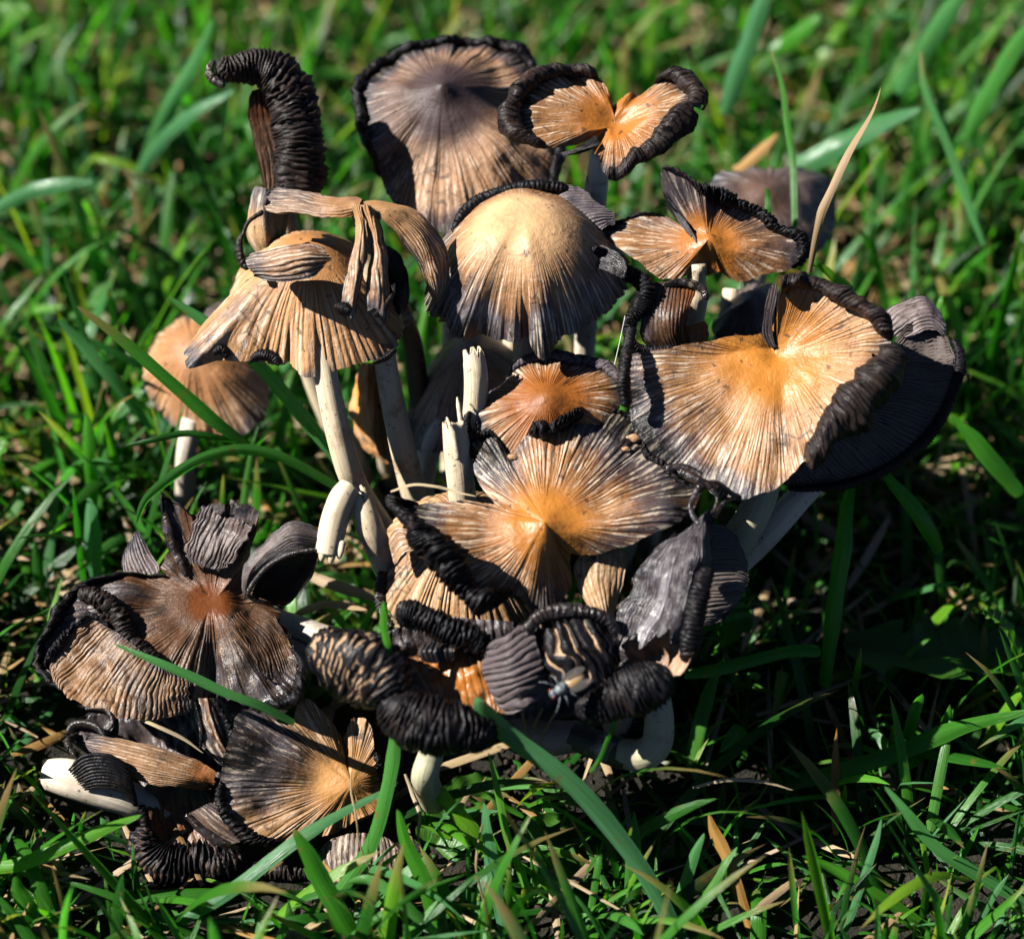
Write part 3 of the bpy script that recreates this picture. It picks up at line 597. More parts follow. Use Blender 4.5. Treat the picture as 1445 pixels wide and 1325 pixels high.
# D2 - crumpled funnel below it
m = mush('crumpled brown funnel-shaped cap hanging between dome and big right cap', 860, 830)
sheet(m, [[(915, 398, .4), (905, 440, .3), (905, 480, .4), (935, 500, .6)], [(950, 400, .5), (945, 440, .1), (945, 470, .1), (955, 496, .4)], [(985, 405, .6), (975, 430, .3), (968, 460, .3), (975, 490, .5)]], mat=BROWN, bmat=GILL, ribs=14, amp=.03, dkf=lambda u, v: .55 * (1 - u) + .3 * sst(.7, 1, v), ctf=lambda u, v: .7 * u ** 2)
roll(m, [(935, 402, .3, .06), (965, 398, .2, .09), (990, 408, .3, .10), (996, 425, .5, .08)], RUST, name='orange_edge', amp=.02, sp=.2)
sheet(m, [[(965, 462, .6), (960, 480, .5), (965, 505, .6)], [(998, 452, .7), (1000, 475, .6), (995, 502, .7)]], mat=RUST, bmat=BROWN, ribs=5, dk=(1, 2), ct=.9)
roll(m, [(905, 388, .0, .12), (912, 408, -.1, .20), (905, 432, -.1, .20), (892, 450, .0, .16), (888, 475, .1, .10), (900, 492, .2, .12), (925, 494, .2, .10), (950, 490, .3, .07)], GILL, sp=.07, amp=.08, na=18, rough=.35, wig=2.0)
roll(m, [(892, 465, -.3, .12), (884, 500, -1.0, .11), (880, 540, -1.3, .12), (884, 575, -1.3, .10)], GILL, sp=.08, amp=.09, na=14, rough=.4, on=False)
stem_to(m, (960, 470, 1.2), org(m), STEM)

# E - the cream dome in the middle
m = mush('cream dome-shaped cap with fine ribs and silver ragged fringe, in sharp focus', 760, 840)
cap(m, (738, 306, -.2), [(602, 440), (625, 462), (655, 486, -.1), (682, 470), (722, 482), (745, 486), (768, 516, -.2), (782, 490), (800, 478), (850, 448), (884, 410), (880, 360), (838, 312), (738, 290), (650, 316), (612, 375)], n=(0, -.04, 1), drop=1.95, p=2.4, ribs=112, amp=.020, mat=CREAM, gmat=GILL, dk=(.50, .98), rc=1.05, lump=.1, rag=.06, notch=.25, curl=.06, nu=1000, nv=64, r0=.42, skirt=True)
roll(m, [(836, 350, .3, .08), (860, 362, .0, .12), (880, 380, -.2, .13), (905, 398, -.2, .17), (915, 420, -.1, .12)], GILL, sp=.07, amp=.07, na=14, rough=.35, name='shredded_rim')
sheet(m, [[(845, 345, .4), (870, 355, .2), (885, 372, .0)], [(835, 375, .2), (860, 385, .0), (880, 395, -.1)]], mat=DARK, bmat=GILL, ribs=10, dk=(-.5, .8), amp=.04)
stem_to(m, (735, 400, .4), org(m), STEM)

# F - bell cap at the left
m = mush('tan bell-shaped cap with ribbed sides on a long cream stem, left of centre', 640, 950)
cap(m, (440, 348, .2), [(264, 518, .1, 1.5, .35), (305, 508, .05, 1.6, .25), (340, 510, 0, 1.7, .1), (375, 512), (415, 518), (430, 534, -.05), (475, 520), (530, 508), (560, 488, .1, None, .1), (565, 440), (550, 385), (500, 350), (430, 338), (360, 360), (318, 430)], n=(-.08, -.05, 1), drop=1.85, p=1.75, ribs=58, amp=.045, mat=cap_mat('cap_tan_ribbed', c0=(.42, .19, .06), c1=(.50, .255, .105), c2=(.15, .095, .07), valley=.75, palef=.6, mott=.9, strk=.5), gmat=GILL, dk=(.86, 1.08), rc=1.0, lump=.05, rag=.03, notch=.12, r0=.3, nu=760, nv=56, skirt=True)
for k in ([(300, 500, -.9, .05), (312, 492, -1, .1), (322, 505, -1, .08)], [(352, 512, -1.1, .04), (366, 502, -1.2, .11), (386, 506, -1.2, .1), (394, 516, -1.1, .04)], [(525, 512, -.9, .04), (545, 504, -.8, .07), (558, 492, -.7, .05)]):
    roll(m, k, GILL, sp=.06, amp=.06, na=12, rough=.4, name='inky_fringe')
b = org(m); tube(m, [(450, 470, .2, .24), (468, 570, .4, .27), (495, 670, .9, .28), (535, 740, 2.2, .29), (600, 830, 3.2, .31)], STEM, 'stem', n=90)

# G - tripod of torn arms above F
m = mush('cap torn into three curling brown arms, perched above the tan bell cap', 650, 930)
sheet(m, [[(498, 283, -.3), (545, 284, -.2), (590, 300, .0), (622, 335, .0), (634, 375, .0), (618, 425, -.1)], [(503, 292, -.7), (548, 296, -.7), (583, 320, -.6), (606, 355, -.6), (617, 395, -.5), (616, 426, -.2)], [(508, 303, -.7), (543, 312, -.8), (568, 340, -.7), (588, 370, -.6), (602, 402, -.4), (614, 426, -.1)]], mat=BARK, bmat=GILL, ribs=13, amp=.045, dkf=lambda u, v: .05 + .5 * sst(.75, 1, u) + .25 * sst(.85, 1, v), ct=.9, name='torn_arm', thick=.05, lump=.12, wig=1.1, rag=.1)
sheet(m, [[(492, 290, -.5), (503, 325, -.6), (492, 380, -.8), (480, 432, -.9)], [(500, 288, -.9), (510, 325, -1.0), (503, 380, -1.25), (494, 442, -1.2)], [(512, 292, -.9), (517, 330, -1.0), (512, 385, -1.1), (506, 440, -1.0)]], mat=BARK, bmat=GILL, ribs=7, amp=.06, dkf=lambda u, v: .1 + .6 * sst(.85, 1, v) + .25 * np.abs(2 * u - 1) ** 4, ct=.9, name='torn_arm', thick=.05, rag=.16, lump=.13, wig=1.1)
sheet(m, [[(508, 290, -.8), (521, 330, -.9), (520, 385, -1.0), (522, 448, -1.0)], [(518, 290, -.9), (530, 328, -1.0), (534, 380, -1.25), (536, 446, -1.2)], [(528, 298, -.7), (540, 335, -.8), (549, 385, -1.0), (550, 436, -1.0)]], mat=BARK, bmat=GILL, ribs=7, amp=.06, dkf=lambda u, v: .1 + .6 * sst(.85, 1, v) + .25 * np.abs(2 * u - 1) ** 4, ct=.9, name='torn_arm', thick=.05, rag=.16, lump=.13, wig=1.1)
sheet(m, [[(512, 282, -.2), (465, 280, -.1), (420, 268, .2), (385, 262, .4)], [(508, 290, -.7), (465, 292, -.6), (420, 288, -.3), (378, 285, 0)], [(506, 302, -.7), (468, 308, -.7), (425, 304, -.5), (370, 298, -.2)]], mat=cap_mat('cap_torn_grey_brown', c0=(.50, .24, .09), c1=(.34, .21, .13), c2=(.11, .08, .07), mott=.9), bmat=GILL, ribs=9, amp=.03, dkf=lambda u, v: .5 * (1 - u) + .3 * sst(.8, 1, v) * (1 - u), ct=.8, name='torn_arm', thick=.05, lump=.12, wig=1.1, rag=.12)
roll(m, [(372, 298, -.2, .07), (352, 312, -.2, .05), (343, 330, -.3, .05), (338, 345, -.4, .08), (342, 368, -.5, .09), (352, 380, -.5, .07)], GILLB, sp=.12, amp=.04, na=12, rough=.4, name='shrivelled_tip')
sheet(m, [[(345, 362, -.5), (385, 352, -.7), (430, 345, -.8), (460, 352, -.8)], [(350, 378, -.8), (390, 372, -1.1), (430, 365, -1.2), (462, 365, -1.0)], [(362, 395, -.7), (400, 398, -1.0), (435, 395, -1.1), (455, 380, -1.0)]], mat=BARK, bmat=GILL, ribs=8, amp=.07, dkf=lambda u, v: .15 + .5 * sst(.3, 0, v) + .4 * sst(.7, 1, u), name='shrivelled_scrap', thick=.14, lump=.1, rag=.08)
for k in ([(472, 432, -.9, .04), (484, 436, -1, .13), (496, 440, -1, .09)], [(528, 446, -1, .05), (542, 436, -1, .08), (552, 420, -1, .05), (556, 412, -1, .03)]):
    roll(m, k, GILL, sp=.05, amp=.06, na=12, rough=.4, name='inky_tip')
tube(m, [(510, 305, 0.0, .2), (532, 420, .6, .22), (545, 520, 1.0, .25), (565, 620, 1.6, .29), (590, 720, 2.4, .30), (615, 830, 3.4, .33)], STEMD, 'stem', n=90)
# dark lobe behind the arms
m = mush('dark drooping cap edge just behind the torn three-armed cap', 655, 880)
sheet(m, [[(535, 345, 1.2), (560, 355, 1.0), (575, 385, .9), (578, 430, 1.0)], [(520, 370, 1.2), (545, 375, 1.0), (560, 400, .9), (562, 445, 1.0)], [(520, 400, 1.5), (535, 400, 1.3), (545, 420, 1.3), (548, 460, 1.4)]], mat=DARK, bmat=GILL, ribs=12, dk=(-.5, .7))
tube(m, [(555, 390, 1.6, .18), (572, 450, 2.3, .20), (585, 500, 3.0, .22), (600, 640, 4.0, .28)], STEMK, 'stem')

# H - blurred cap far left
m = mush('blurred leather-brown cap on a short white stem, left behind the grass blades', 265, 720)
cap(m, (275, 495, 4.6), [(202, 535, .1), (222, 575), (245, 600), (290, 610), (335, 618, -.1), (372, 590, 0, None, .3), (380, 545, 0, None, .3), (365, 490), (320, 455), (265, 448), (225, 470), (205, 505)], n=(-.1, -.35, .9), drop=1.2, p=1.7, ribs=54, amp=.035, mat=cap_mat('cap_leather_brown', c0=(.42, .19, .07), c1=(.42, .23, .105), c2=(.16, .11, .09)), gmat=GILL, dk=(.8, 1.1), rc=1.2, lump=.2, nu=420, nv=36)
sheet(m, [[(280, 450, 5.2), (300, 430, 5.3), (325, 425, 5.4)], [(300, 470, 5.0), (325, 455, 5.2), (345, 450, 5.3)]], mat=DARK, bmat=GILL, ribs=6)
tube(m, [(272, 590, 5.1, .25), (263, 640, 5.4, .24), (262, 690, 6.6, .25), (265, 730, 8.4, .28)], STEMW)

# I - orange folded cap behind the long stems
m = mush('small blurred orange folded cap behind the two long stems', 560, 700)
sheet(m, [[(500, 512, 4.0), (494, 560, 3.9), (500, 610, 4.0), (520, 640, 4.2)], [(525, 512, 3.6), (522, 560, 3.3), (525, 615, 3.4), (540, 655, 3.8)], [(548, 520, 4.0), (550, 570, 3.9), (552, 620, 3.9), (560, 655, 4.0)]], mat=cap_mat('cap_bright_orange', c0=(.62, .25, .05), c1=(.58, .28, .10), c2=(.22, .14, .1), valley=.2), bmat=GILL, ribs=7, amp=.05, dk=(.85, 1.3), ct=.9, thick=.2, lump=.25)
stem_to(m, (540, 600, 4.4), org(m), STEM)

# J - grey brown cap in the middle behind the broken stem
m = mush('blurred grey-brown bell cap behind the broken hollow stem', 620, 740)
cap(m, (668, 488, 2.6), [(578, 606), (592, 632), (640, 634), (690, 625), (740, 600), (755, 555), (735, 510), (680, 480), (630, 490), (595, 535)], n=(-.15, -.15, .95), drop=1.6, p=1.6, ribs=60, amp=.04, mat=cap_mat('cap_grey_brown', c0=(.48, .29, .18), c1=(.40, .26, .17), c2=(.12, .09, .08), valley=.5, mott=.9), gmat=GILL, dk=(.72, 1.05), rc=1.0, lump=.12, nu=420, nv=36)
tube(m, [(625, 590, 3.0, .26), (605, 640, 3.3, .27), (595, 690, 4.4, .29), (600, 740, 6.6, .3)], STEMW)

# K - small orange cap
m = mush('small glossy orange cap with frilled black rim, tucked behind the star-shaped cap', 760, 900)
cap(m, (772, 566, -.6), [(672, 596), (688, 560), (720, 525), (765, 508, .1), (815, 512, .15), (865, 532, .1), (880, 560), (860, 592), (800, 625), (740, 640), (690, 632)], n=(-.1, -.3, .95), drop=.55, p=1.7, ribs=80, amp=.03, mat=cap_mat('cap_glossy_orange', c0=(.30, .090, .009), c1=(.25, .115, .04), c2=(.085, .05, .036), gloss=.58, palef=.9), gmat=GILL, dk=(.70, 1.08), rc=.95, umbo=.2, ru=.4, lump=.13, nu=800, nv=40, rmat=GGREY, turn=3.4, rolls=[[(720, 525, .06), (765, 508, .10), (815, 512, .12), (865, 532, .09), (880, 560, .07)]], fold=[(760, 500, .2, -.1), (690, 560, .3, .1)])
roll(m, [(664, 580, -.8, .05), (658, 596, -1, .10), (668, 612, -1, .07), (690, 618, -1.1, .05)], GILL, sp=.12, amp=.04, na=12)
stem_to(m, (770, 600, .2), org(m), STEM)

# N - the big right cap
m = mush('big fan-ribbed cap with bright orange centre and thick black roll on its right', 860, 900)
cap(m, (1096, 498, -.5), [(1096, 446, .25), (1104, 402, .55, None, .15), (1150, 398, .7), (1205, 425, .75), (1250, 465, .7), (1258, 510, .55), (1225, 560, .35), (1175, 605, .1), (1135, 650, -.15), (1118, 668, -.25, None, .15), (1088, 690, -.35), (1040, 706, -.4, None, .1), (985, 678, -.45, None, .2), (925, 645, -.35, None, .3), (893, 600, -.2, None, .3), (882, 545, -.05, None, .3), (886, 500, .1, None, .3), (945, 494, .1, None, .15), (1005, 480, .12), (1058, 470, .12, None, .25), (1078, 466, .1, None, .3)], n=(-.08, -.42, .9), drop=-.10, p=1.5, ribs=150, amp=.026, mat=cap_mat('cap_fan_orange', c0=(.50, .19, .028), c1=(.43, .215, .088), c2=(.115, .066, .052), palef=.8, gloss=.45, mott=.9), gmat=GILL, dk=(.68, 1.15), rc=1.35, umbo=-.16, ru=.28, lump=.2, nu=1300, nv=60, sm=3, tens=.7, r0=.34, fold=[(1110, 620, .12, -.16), (1085, 440, .12, -.3), (950, 560, .3, .15), (1000, 690, .25, -.12)], rmat=GILLB, rolls=[[(1100, 410, .12), (1104, 402, .18), (1150, 398, .15), (1205, 425, .18), (1240, 452, .22), (1256, 480, .14)], [(1258, 490, .18), (1258, 510, .30), (1225, 560, .34), (1175, 605, .33), (1135, 650, .22)]], turn=4.3, rsp=.125, ramp=.18)
sheet(m, [[(1085, 405, -.2), (1078, 440, -.3), (1075, 470, -.4), (1085, 490, -.6)], [(1098, 398, -.3), (1092, 440, -.5), (1090, 470, -.6), (1096, 492, -.75)]], mat=DARK, bmat=GILL, ribs=4, name='torn_edge', dk=(-.5, 2), on=.03, rag=.15)
tube(m, [(1100, 600, .6, .28), (1075, 700, .2, .34), (1035, 770, .7, .38), (960, 860, 2.2, .42), (880, 930, 3.4, .42)], STEMG, n=90)

# O - upturned black fan on the right
m = mush('dark upturned cap showing black gills, rightmost behind the big orange cap', 880, 880)
sheet(m, [[(1262, 470, .6), (1290, 462, .8), (1320, 470, .9), (1348, 480, .8)], [(1262, 520, .4), (1295, 520, .5), (1325, 522, .5), (1354, 512, .4)], [(1235, 570, .1), (1268, 575, .2), (1300, 585, .2), (1325, 590, .1)], [(1190, 605, -.1), (1215, 620, .0), (1238, 640, .0), (1255, 655, -.1)], [(1140, 640, -.2), (1145, 655, -.1), (1160, 672, .0), (1175, 682, -.1)], [(1105, 660, .1), (1108, 670, .1), (1112, 682, .1), (1118, 690, .1)]], mat=GPALE, bmat=DARK, ribs=60, amp=.09, under='upper_skin', name='gilled_underside', nv=60, wig=.8, lump=.12, per=6)
roll(m, [(1345, 478, .8, .07), (1356, 510, .4, .12), (1340, 565, .2, .12), (1310, 615, .1, .12), (1262, 655, -.1, .12), (1200, 682, -.1, .11), (1150, 688, 0, .09), (1112, 690, .1, .05)], GILL, sp=.11, amp=.06, na=12)
sheet(m, [[(1235, 455, .9), (1260, 432, 1.1), (1290, 420, 1.2), (1312, 420, 1.3)], [(1255, 470, .7), (1280, 448, .8), (1310, 440, .9), (1332, 452, 1.0)], [(1280, 478, .6), (1300, 468, .7), (1320, 468, .8), (1330, 482, .9)]], mat=GREYM, bmat=GILL, ribs=10, amp=.05, dk=(.5, 1.4), lump=.15)
tube(m, [(1190, 640, 1.2, .27), (1130, 700, 1.0, .30), (1070, 765, 1.2, .33), (980, 840, 2.6, .36), (890, 890, 4.4, .38)], STEMW, n=80)

# P / Q - dark caps at the back right
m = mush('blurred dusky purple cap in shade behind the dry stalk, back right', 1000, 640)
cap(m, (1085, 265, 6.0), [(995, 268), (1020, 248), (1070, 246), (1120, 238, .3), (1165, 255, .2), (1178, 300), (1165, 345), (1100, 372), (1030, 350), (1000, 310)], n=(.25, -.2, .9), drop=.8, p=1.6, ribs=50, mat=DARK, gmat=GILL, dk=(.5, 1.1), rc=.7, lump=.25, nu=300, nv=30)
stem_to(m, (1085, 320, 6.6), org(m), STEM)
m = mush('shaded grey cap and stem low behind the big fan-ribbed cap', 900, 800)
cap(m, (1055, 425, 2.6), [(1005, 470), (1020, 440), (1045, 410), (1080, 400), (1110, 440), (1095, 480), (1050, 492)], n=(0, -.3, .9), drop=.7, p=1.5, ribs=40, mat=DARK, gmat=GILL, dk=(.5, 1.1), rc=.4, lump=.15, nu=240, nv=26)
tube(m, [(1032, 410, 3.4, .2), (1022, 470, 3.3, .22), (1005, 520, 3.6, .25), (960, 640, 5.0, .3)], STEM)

# M - tan ribbed cap under the star cap
m = mush('tan convex cap with crimped ribs, half covered by the star-shaped cap', 680, 1010)
cap(m, (650, 742, -.8), [(532, 815, 0, None, .2), (548, 862, 0, None, .1), (600, 888), (650, 896), (705, 892), (750, 868), (785, 820), (780, 760), (730, 710), (650, 695), (575, 715), (540, 765)], n=(0, -.18, 1), drop=1.35, p=2.0, ribs=66, amp=.05, mat=cap_mat('cap_tan_crimped', c0=(.48, .26, .115), c1=(.48, .265, .12), c2=(.22, .15, .11), valley=.7, palef=.5), gmat=GILL, dk=(.93, 1.1), rc=.9, lump=.05, rag=.03, nu=700, nv=48, skirt=True)
roll(m, [(560, 752, -1.0, .06), (545, 790, -1.2, .08), (535, 830, -1.4, .10), (540, 862, -1.6, .09), (555, 885, -1.7, .07)], DARK, sp=.1, amp=.08, na=12, rough=.5, name='ragged_rim')
stem_to(m, (650, 820, .2), org(m), STEM)
sheet(m, [[(548, 760, -.9), (562, 745, -1.0), (585, 752, -1.1)], [(556, 800, -1.2), (570, 780, -1.3), (590, 775, -1.3)]], mat=BARK, bmat=GILL, ribs=5)

# L - the star-shaped cap in front
m = mush('star-shaped torn cap with orange hub and black rolled left lobe, centre front', 720, 1020)
cap(m, (768, 742, -2.0), [(695, 612, -.2, None, .45), (665, 622, -.3, None, .6), (668, 655, -.25, None, .4), (698, 708, -.05, .8), (650, 705, .0), (590, 712, .15, None, .25), (560, 708, .2, None, .4), (592, 755, .15, None, .1), (640, 815, .05), (690, 850, -.1), (722, 836, -.2), (740, 845, -.35), (772, 872, -.75, .9), (800, 838, -.7, .9), (806, 782, -.25, .8), (850, 778, -.15, None, .35), (905, 765, -.1, None, .4), (960, 738, .05, None, .35), (990, 700, .1, None, .4), (950, 672, 0, None, .2), (912, 640, -.05, None, .35), (898, 590, -.05, None, .5), (850, 572, 0, None, .4), (822, 588, .1, None, .2), (780, 612, .1), (745, 612, .1, None, .1), (718, 640, -.05, None, .3)], n=(0, -.35, .93), drop=.30, p=1.25, ribs=110, amp=.04, mat=cap_mat('cap_star_orange', c0=(.48, .18, .028), c1=(.35, .16, .058), c2=(.09, .053, .045), palef=.7, pale=(.84, .70, .52), valley=.85, gloss=.45, mott=1.0), gmat=GILL, dk=(.50, 1.15), rc=.95, umbo=.17, ru=.42, lump=.2, nu=1300, nv=60, tens=.55, sm=2.2, r0=.26, rsp=.125, ramp=.10, fold=[(690, 690, .15, -.15), (835, 800, .2, -.2), (930, 720, .22, .1), (860, 600, .2, -.1), (720, 800, .2, -.15)], rolls=[[(590, 712, .14), (560, 708, .26), (592, 755, .34), (640, 815, .36), (690, 850, .28), (722, 836, .1)], [(745, 612, .17), (780, 612, .19), (822, 588, .15)], [(850, 572, .05), (898, 590, .06), (912, 640, .07), (950, 672, .06), (990, 700, .08)], [(668, 655, .04), (665, 622, .08), (695, 612, .08), (718, 640, .04)]])
stem_to(m, (768, 770, -1.4), org(m), STEM)

# S - grey inky sheet on the right of the star
m = mush('slate-grey inky sagging cap with black web strands, right of the star-shaped cap', 860, 1030)
sheet(m, [[(935, 762, -1.9), (905, 800, -2.1), (882, 845, -2.2), (866, 888, -2.2)], [(968, 742, -2.2), (945, 795, -2.5), (925, 850, -2.6), (905, 900, -2.6)], [(995, 722, -2.2), (978, 790, -2.6), (962, 850, -2.8), (948, 905, -2.8)], [(1015, 712, -2.0), (1006, 790, -2.2), (992, 850, -2.4), (978, 925, -2.4)]], mat=cap_mat('cap_slate', c0=(.42, .39, .40), c1=(.085, .072, .08), c2=(.045, .04, .047), grey=(.025, .022, .027), pale=(.38, .34, .35), palef=.5, gloss=.28, mott=1.0), bmat=GILL, ribs=34, amp=.035, dkf=lambda u, v: .25 + .5 * sst(.65, 1, u) + .2 * sst(.25, 0, u), ctf=lambda u, v: .95 * np.exp(-((u - .33 - .1 * (1 - v)) / .055) ** 2) * sst(.35, .5, v), thick=.08, lump=.24, nv=60, wig=1.3, rag=.12)
roll(m, [(1000, 800, -2.3, .16), (985, 850, -2.5, .22), (975, 900, -2.5, .22), (968, 935, -2.4, .14)], GILL, sp=.12, amp=.05, na=18)
sheet(m, [[(872, 905, -2.3), (885, 925, -2.2), (900, 948, -2.2)], [(915, 902, -2.3), (925, 925, -2.0), (925, 955, -2.1)], [(955, 888, -2.5), (970, 915, -2.5), (958, 955, -2.5)], [(972, 900, -2.7), (978, 920, -2.7), (968, 948, -2.7)]], mat=cap_mat('cap_inner_brown', c0=(.42, .22, .12), c1=(.38, .21, .12), c2=(.18, .1, .07), valley=.15, palef=.2), bmat=GILL, ribs=6, amp=.015, dkf=lambda u, v: .5 * sst(.6, .1, u), name='brown_flesh', lump=.1)
roll(m, [(812, 1000, -2.4, .22), (840, 998, -2.6, .36), (880, 985, -2.8, .44), (920, 965, -2.9, .46), (945, 945, -2.8, .34)], GILL, sp=.11, amp=.07, na=26, rough=.2, on=False, wig=1.6)
for k in ([(985, 690, -1.9, .05), (975, 715, -2.1, .045), (985, 740, -2.2, .06)], [(1005, 690, -1.9, .05), (1012, 705, -1.9, .035), (1005, 725, -2.1, .05)], [(985, 690, -1.9, .07), (1010, 682, -1.7, .06), (1040, 700, -1.4, .05), (1060, 690, -1.2, .04)], [(960, 665, -1.7, .08), (985, 678, -1.8, .10), (1012, 690, -1.8, .08)], [(1040, 700, -1.4, .05), (1020, 712, -1.7, .05), (1008, 730, -2.0, .06)], [(940, 662, -1.5, .06), (965, 660, -1.5, .08), (990, 672, -1.6, .07)]):
    roll(m, k, GREYM, sp=.3, amp=.03, na=10, on=False, rough=.5, name='inky_strand', ends=(0, 0))
sheet(m, [[(812, 785, -1.3), (812, 815, -1.4), (825, 850, -1.5), (848, 875, -1.5)], [(845, 778, -1.4), (845, 810, -1.6), (850, 845, -1.7), (858, 875, -1.6)], [(885, 772, -1.3), (882, 810, -1.4), (872, 850, -1.5), (865, 880, -1.5)]], mat=TAN, bmat=GILL, ribs=9, dk=(.95, 1.6), name='tan_lobe', amp=.03)
stem_to(m, (930, 860, -1.2), org(m), STEM)
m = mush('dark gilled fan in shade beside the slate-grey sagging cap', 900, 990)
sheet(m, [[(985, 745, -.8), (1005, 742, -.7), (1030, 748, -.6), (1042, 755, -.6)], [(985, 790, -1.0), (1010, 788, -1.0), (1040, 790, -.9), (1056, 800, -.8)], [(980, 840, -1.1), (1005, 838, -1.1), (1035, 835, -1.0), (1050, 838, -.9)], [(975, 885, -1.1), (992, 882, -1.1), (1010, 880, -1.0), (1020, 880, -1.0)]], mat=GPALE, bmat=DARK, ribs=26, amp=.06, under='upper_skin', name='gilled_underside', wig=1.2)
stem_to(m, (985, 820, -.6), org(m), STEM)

# R - black curled cap in front
m = mush('nearest black curled-up cap with rust-orange wet centre and striped gill rolls', 690, 1070)
sheet(m, [[(500, 900, -1.6), (505, 950, -1.7), (540, 1000, -1.9)], [(590, 870, -1.4), (600, 940, -1.6), (620, 1015, -1.9)], [(690, 875, -1.5), (700, 945, -1.7), (700, 1020, -1.9)], [(790, 880, -1.5), (800, 950, -1.7), (790, 1015, -1.9)], [(890, 870, -1.5), (905, 930, -1.6), (880, 985, -1.8)]], mat=DARK, bmat=GILL, ribs=30, amp=.06, dkf=lambda u, v: .45 + .4 * fb(u * 9, v * 4, 0, 5, 3), lump=.3, name='inky_shaded_flesh', rag=.1)
roll(m, [(438, 932, -2.2, .28), (462, 928, -2.5, .55), (500, 938, -2.8, .72), (535, 962, -2.9, .70), (560, 995, -2.9, .52)], GTAN, sp=.14, on=False, amp=.085, na=34, wig=1.3, rough=.15, flat=.8)
roll(m, [(540, 985, -3.0, .40), (575, 1015, -3.2, .52), (620, 1028, -3.3, .52), (665, 1032, -3.2, .42), (700, 1040, -3.0, .25)], GILL, sp=.11, amp=.075, na=28, on=False, wig=1.2)
roll(m, [(560, 868, -2.0, .22), (585, 868, -2.2, .30), (625, 885, -2.3, .30), (665, 900, -2.3, .28), (692, 915, -2.2, .18)], GILL, sp=.11, amp=.08, na=20, rough=.25, on=False, wig=1.6)
sheet(m, [[(548, 905, -2.2), (560, 940, -2.3), (575, 985, -2.6)], [(610, 905, -2.1), (620, 945, -2.2), (630, 1000, -2.6)], [(665, 915, -2.1), (680, 955, -2.3), (690, 1005, -2.6)], [(700, 920, -2.3), (715, 960, -2.5), (715, 1005, -2.7)]], mat=RUST, bmat=GILL, ribs=16, amp=.03, dkf=lambda u, v: .5 * sst(.45, 0, u) + .4 * sst(.8, 1, u) + .35 * sst(.35, 0, v), ctf=lambda u, v: .7 * np.exp(-((u - .45) ** 2 + (v - .55) ** 2) / .08), name='wet_centre', lump=.35, thick=.15)
sheet(m, [[(690, 905, -2.5), (715, 893, -2.8), (742, 872, -2.6)], [(680, 935, -2.5), (718, 925, -3.0), (756, 905, -2.8)], [(690, 970, -2.7), (728, 962, -3.1), (768, 945, -2.8)], [(712, 1010, -2.6), (740, 1002, -2.9), (772, 985, -2.6)]], mat=gill_mat('grey_lobe_gills', crest=(.11, .088, .09), valley=(.018, .014, .016), bf=.3), bmat=DARK, ribs=11, amp=.09, name='grey_ribbed_lobe', under='upper_skin', wig=.9, per=20, rag=.05, lump=.1)
sheet(m, [[(742, 900, -2.5), (760, 930, -2.7), (775, 975, -2.7)], [(775, 868, -2.6), (800, 915, -3.0), (815, 965, -2.9)], [(820, 866, -2.6), (845, 905, -2.9), (860, 955, -2.8)], [(858, 878, -2.4), (870, 905, -2.5), (878, 935, -2.5)]], mat=GTANL, bmat=GILL, ribs=8, amp=.13, wig=1.5, sharp=.8, name='striped_gill_lobe', under='upper_skin', lump=.15, per=16)
roll(m, [(742, 892, -2.6, .10), (770, 866, -2.6, .13), (815, 862, -2.6, .13), (855, 872, -2.5, .12), (872, 895, -2.5, .10)], DARK, sp=.12, amp=.06, na=14, rough=.35, name='ragged_rim')
sheet(m, [[(600, 905, -2.4), (590, 920, -2.5), (598, 935, -2.5)], [(640, 905, -2.4), (640, 918, -2.6), (640, 935, -2.5)]], mat=DARK, bmat=GILL, ribs=8, amp=.06, dk=(-1, .5), name='shredded_skin')
tube(m, [(620, 1030, -1.6, .26), (606, 1070, -1.6, .27), (600, 1098, -1.4, .29), (612, 1130, .2, .3)], STEMG)
for q in ([(765, 1000, -2.4), (755, 1020, -2.0), (745, 1048, -1.6)], [(788, 998, -2.4), (772, 1025, -2.0), (760, 1052, -1.5)], [(735, 998, -2.3), (740, 1022, -2.0), (745, 1050, -1.5)]):
    tube(m, [(*k, .035) for k in q], M_STRAW, 'torn_fibre', na=8, n=14)

# bent stem under the front cap
m = mush('bent pale stem with a sooty middle, lying under the front curled cap', 760, 1050, cat='mushroom stem', name='mushroom_stem', group=None)
tube(m, [(730, 1030, -.6, .40), (775, 1040, -.8, .38), (815, 1038, -1.0, .33)], stem_mat('stem_pinkish', col=(.36, .27, .22)), 'stem_base')
tube(m, [(805, 1036, -1.0, .30), (845, 1052, -1.1, .32), (885, 1066, -1.2, .32)], STEMK, 'sooty_middle')
tube(m, [(872, 1062, -1.2, .30), (905, 1066, -1.3, .34), (926, 1050, -1.4, .33), (930, 1015, -1.5, .31), (928, 985, -1.5, .28)], STEMG, 'pale_end')

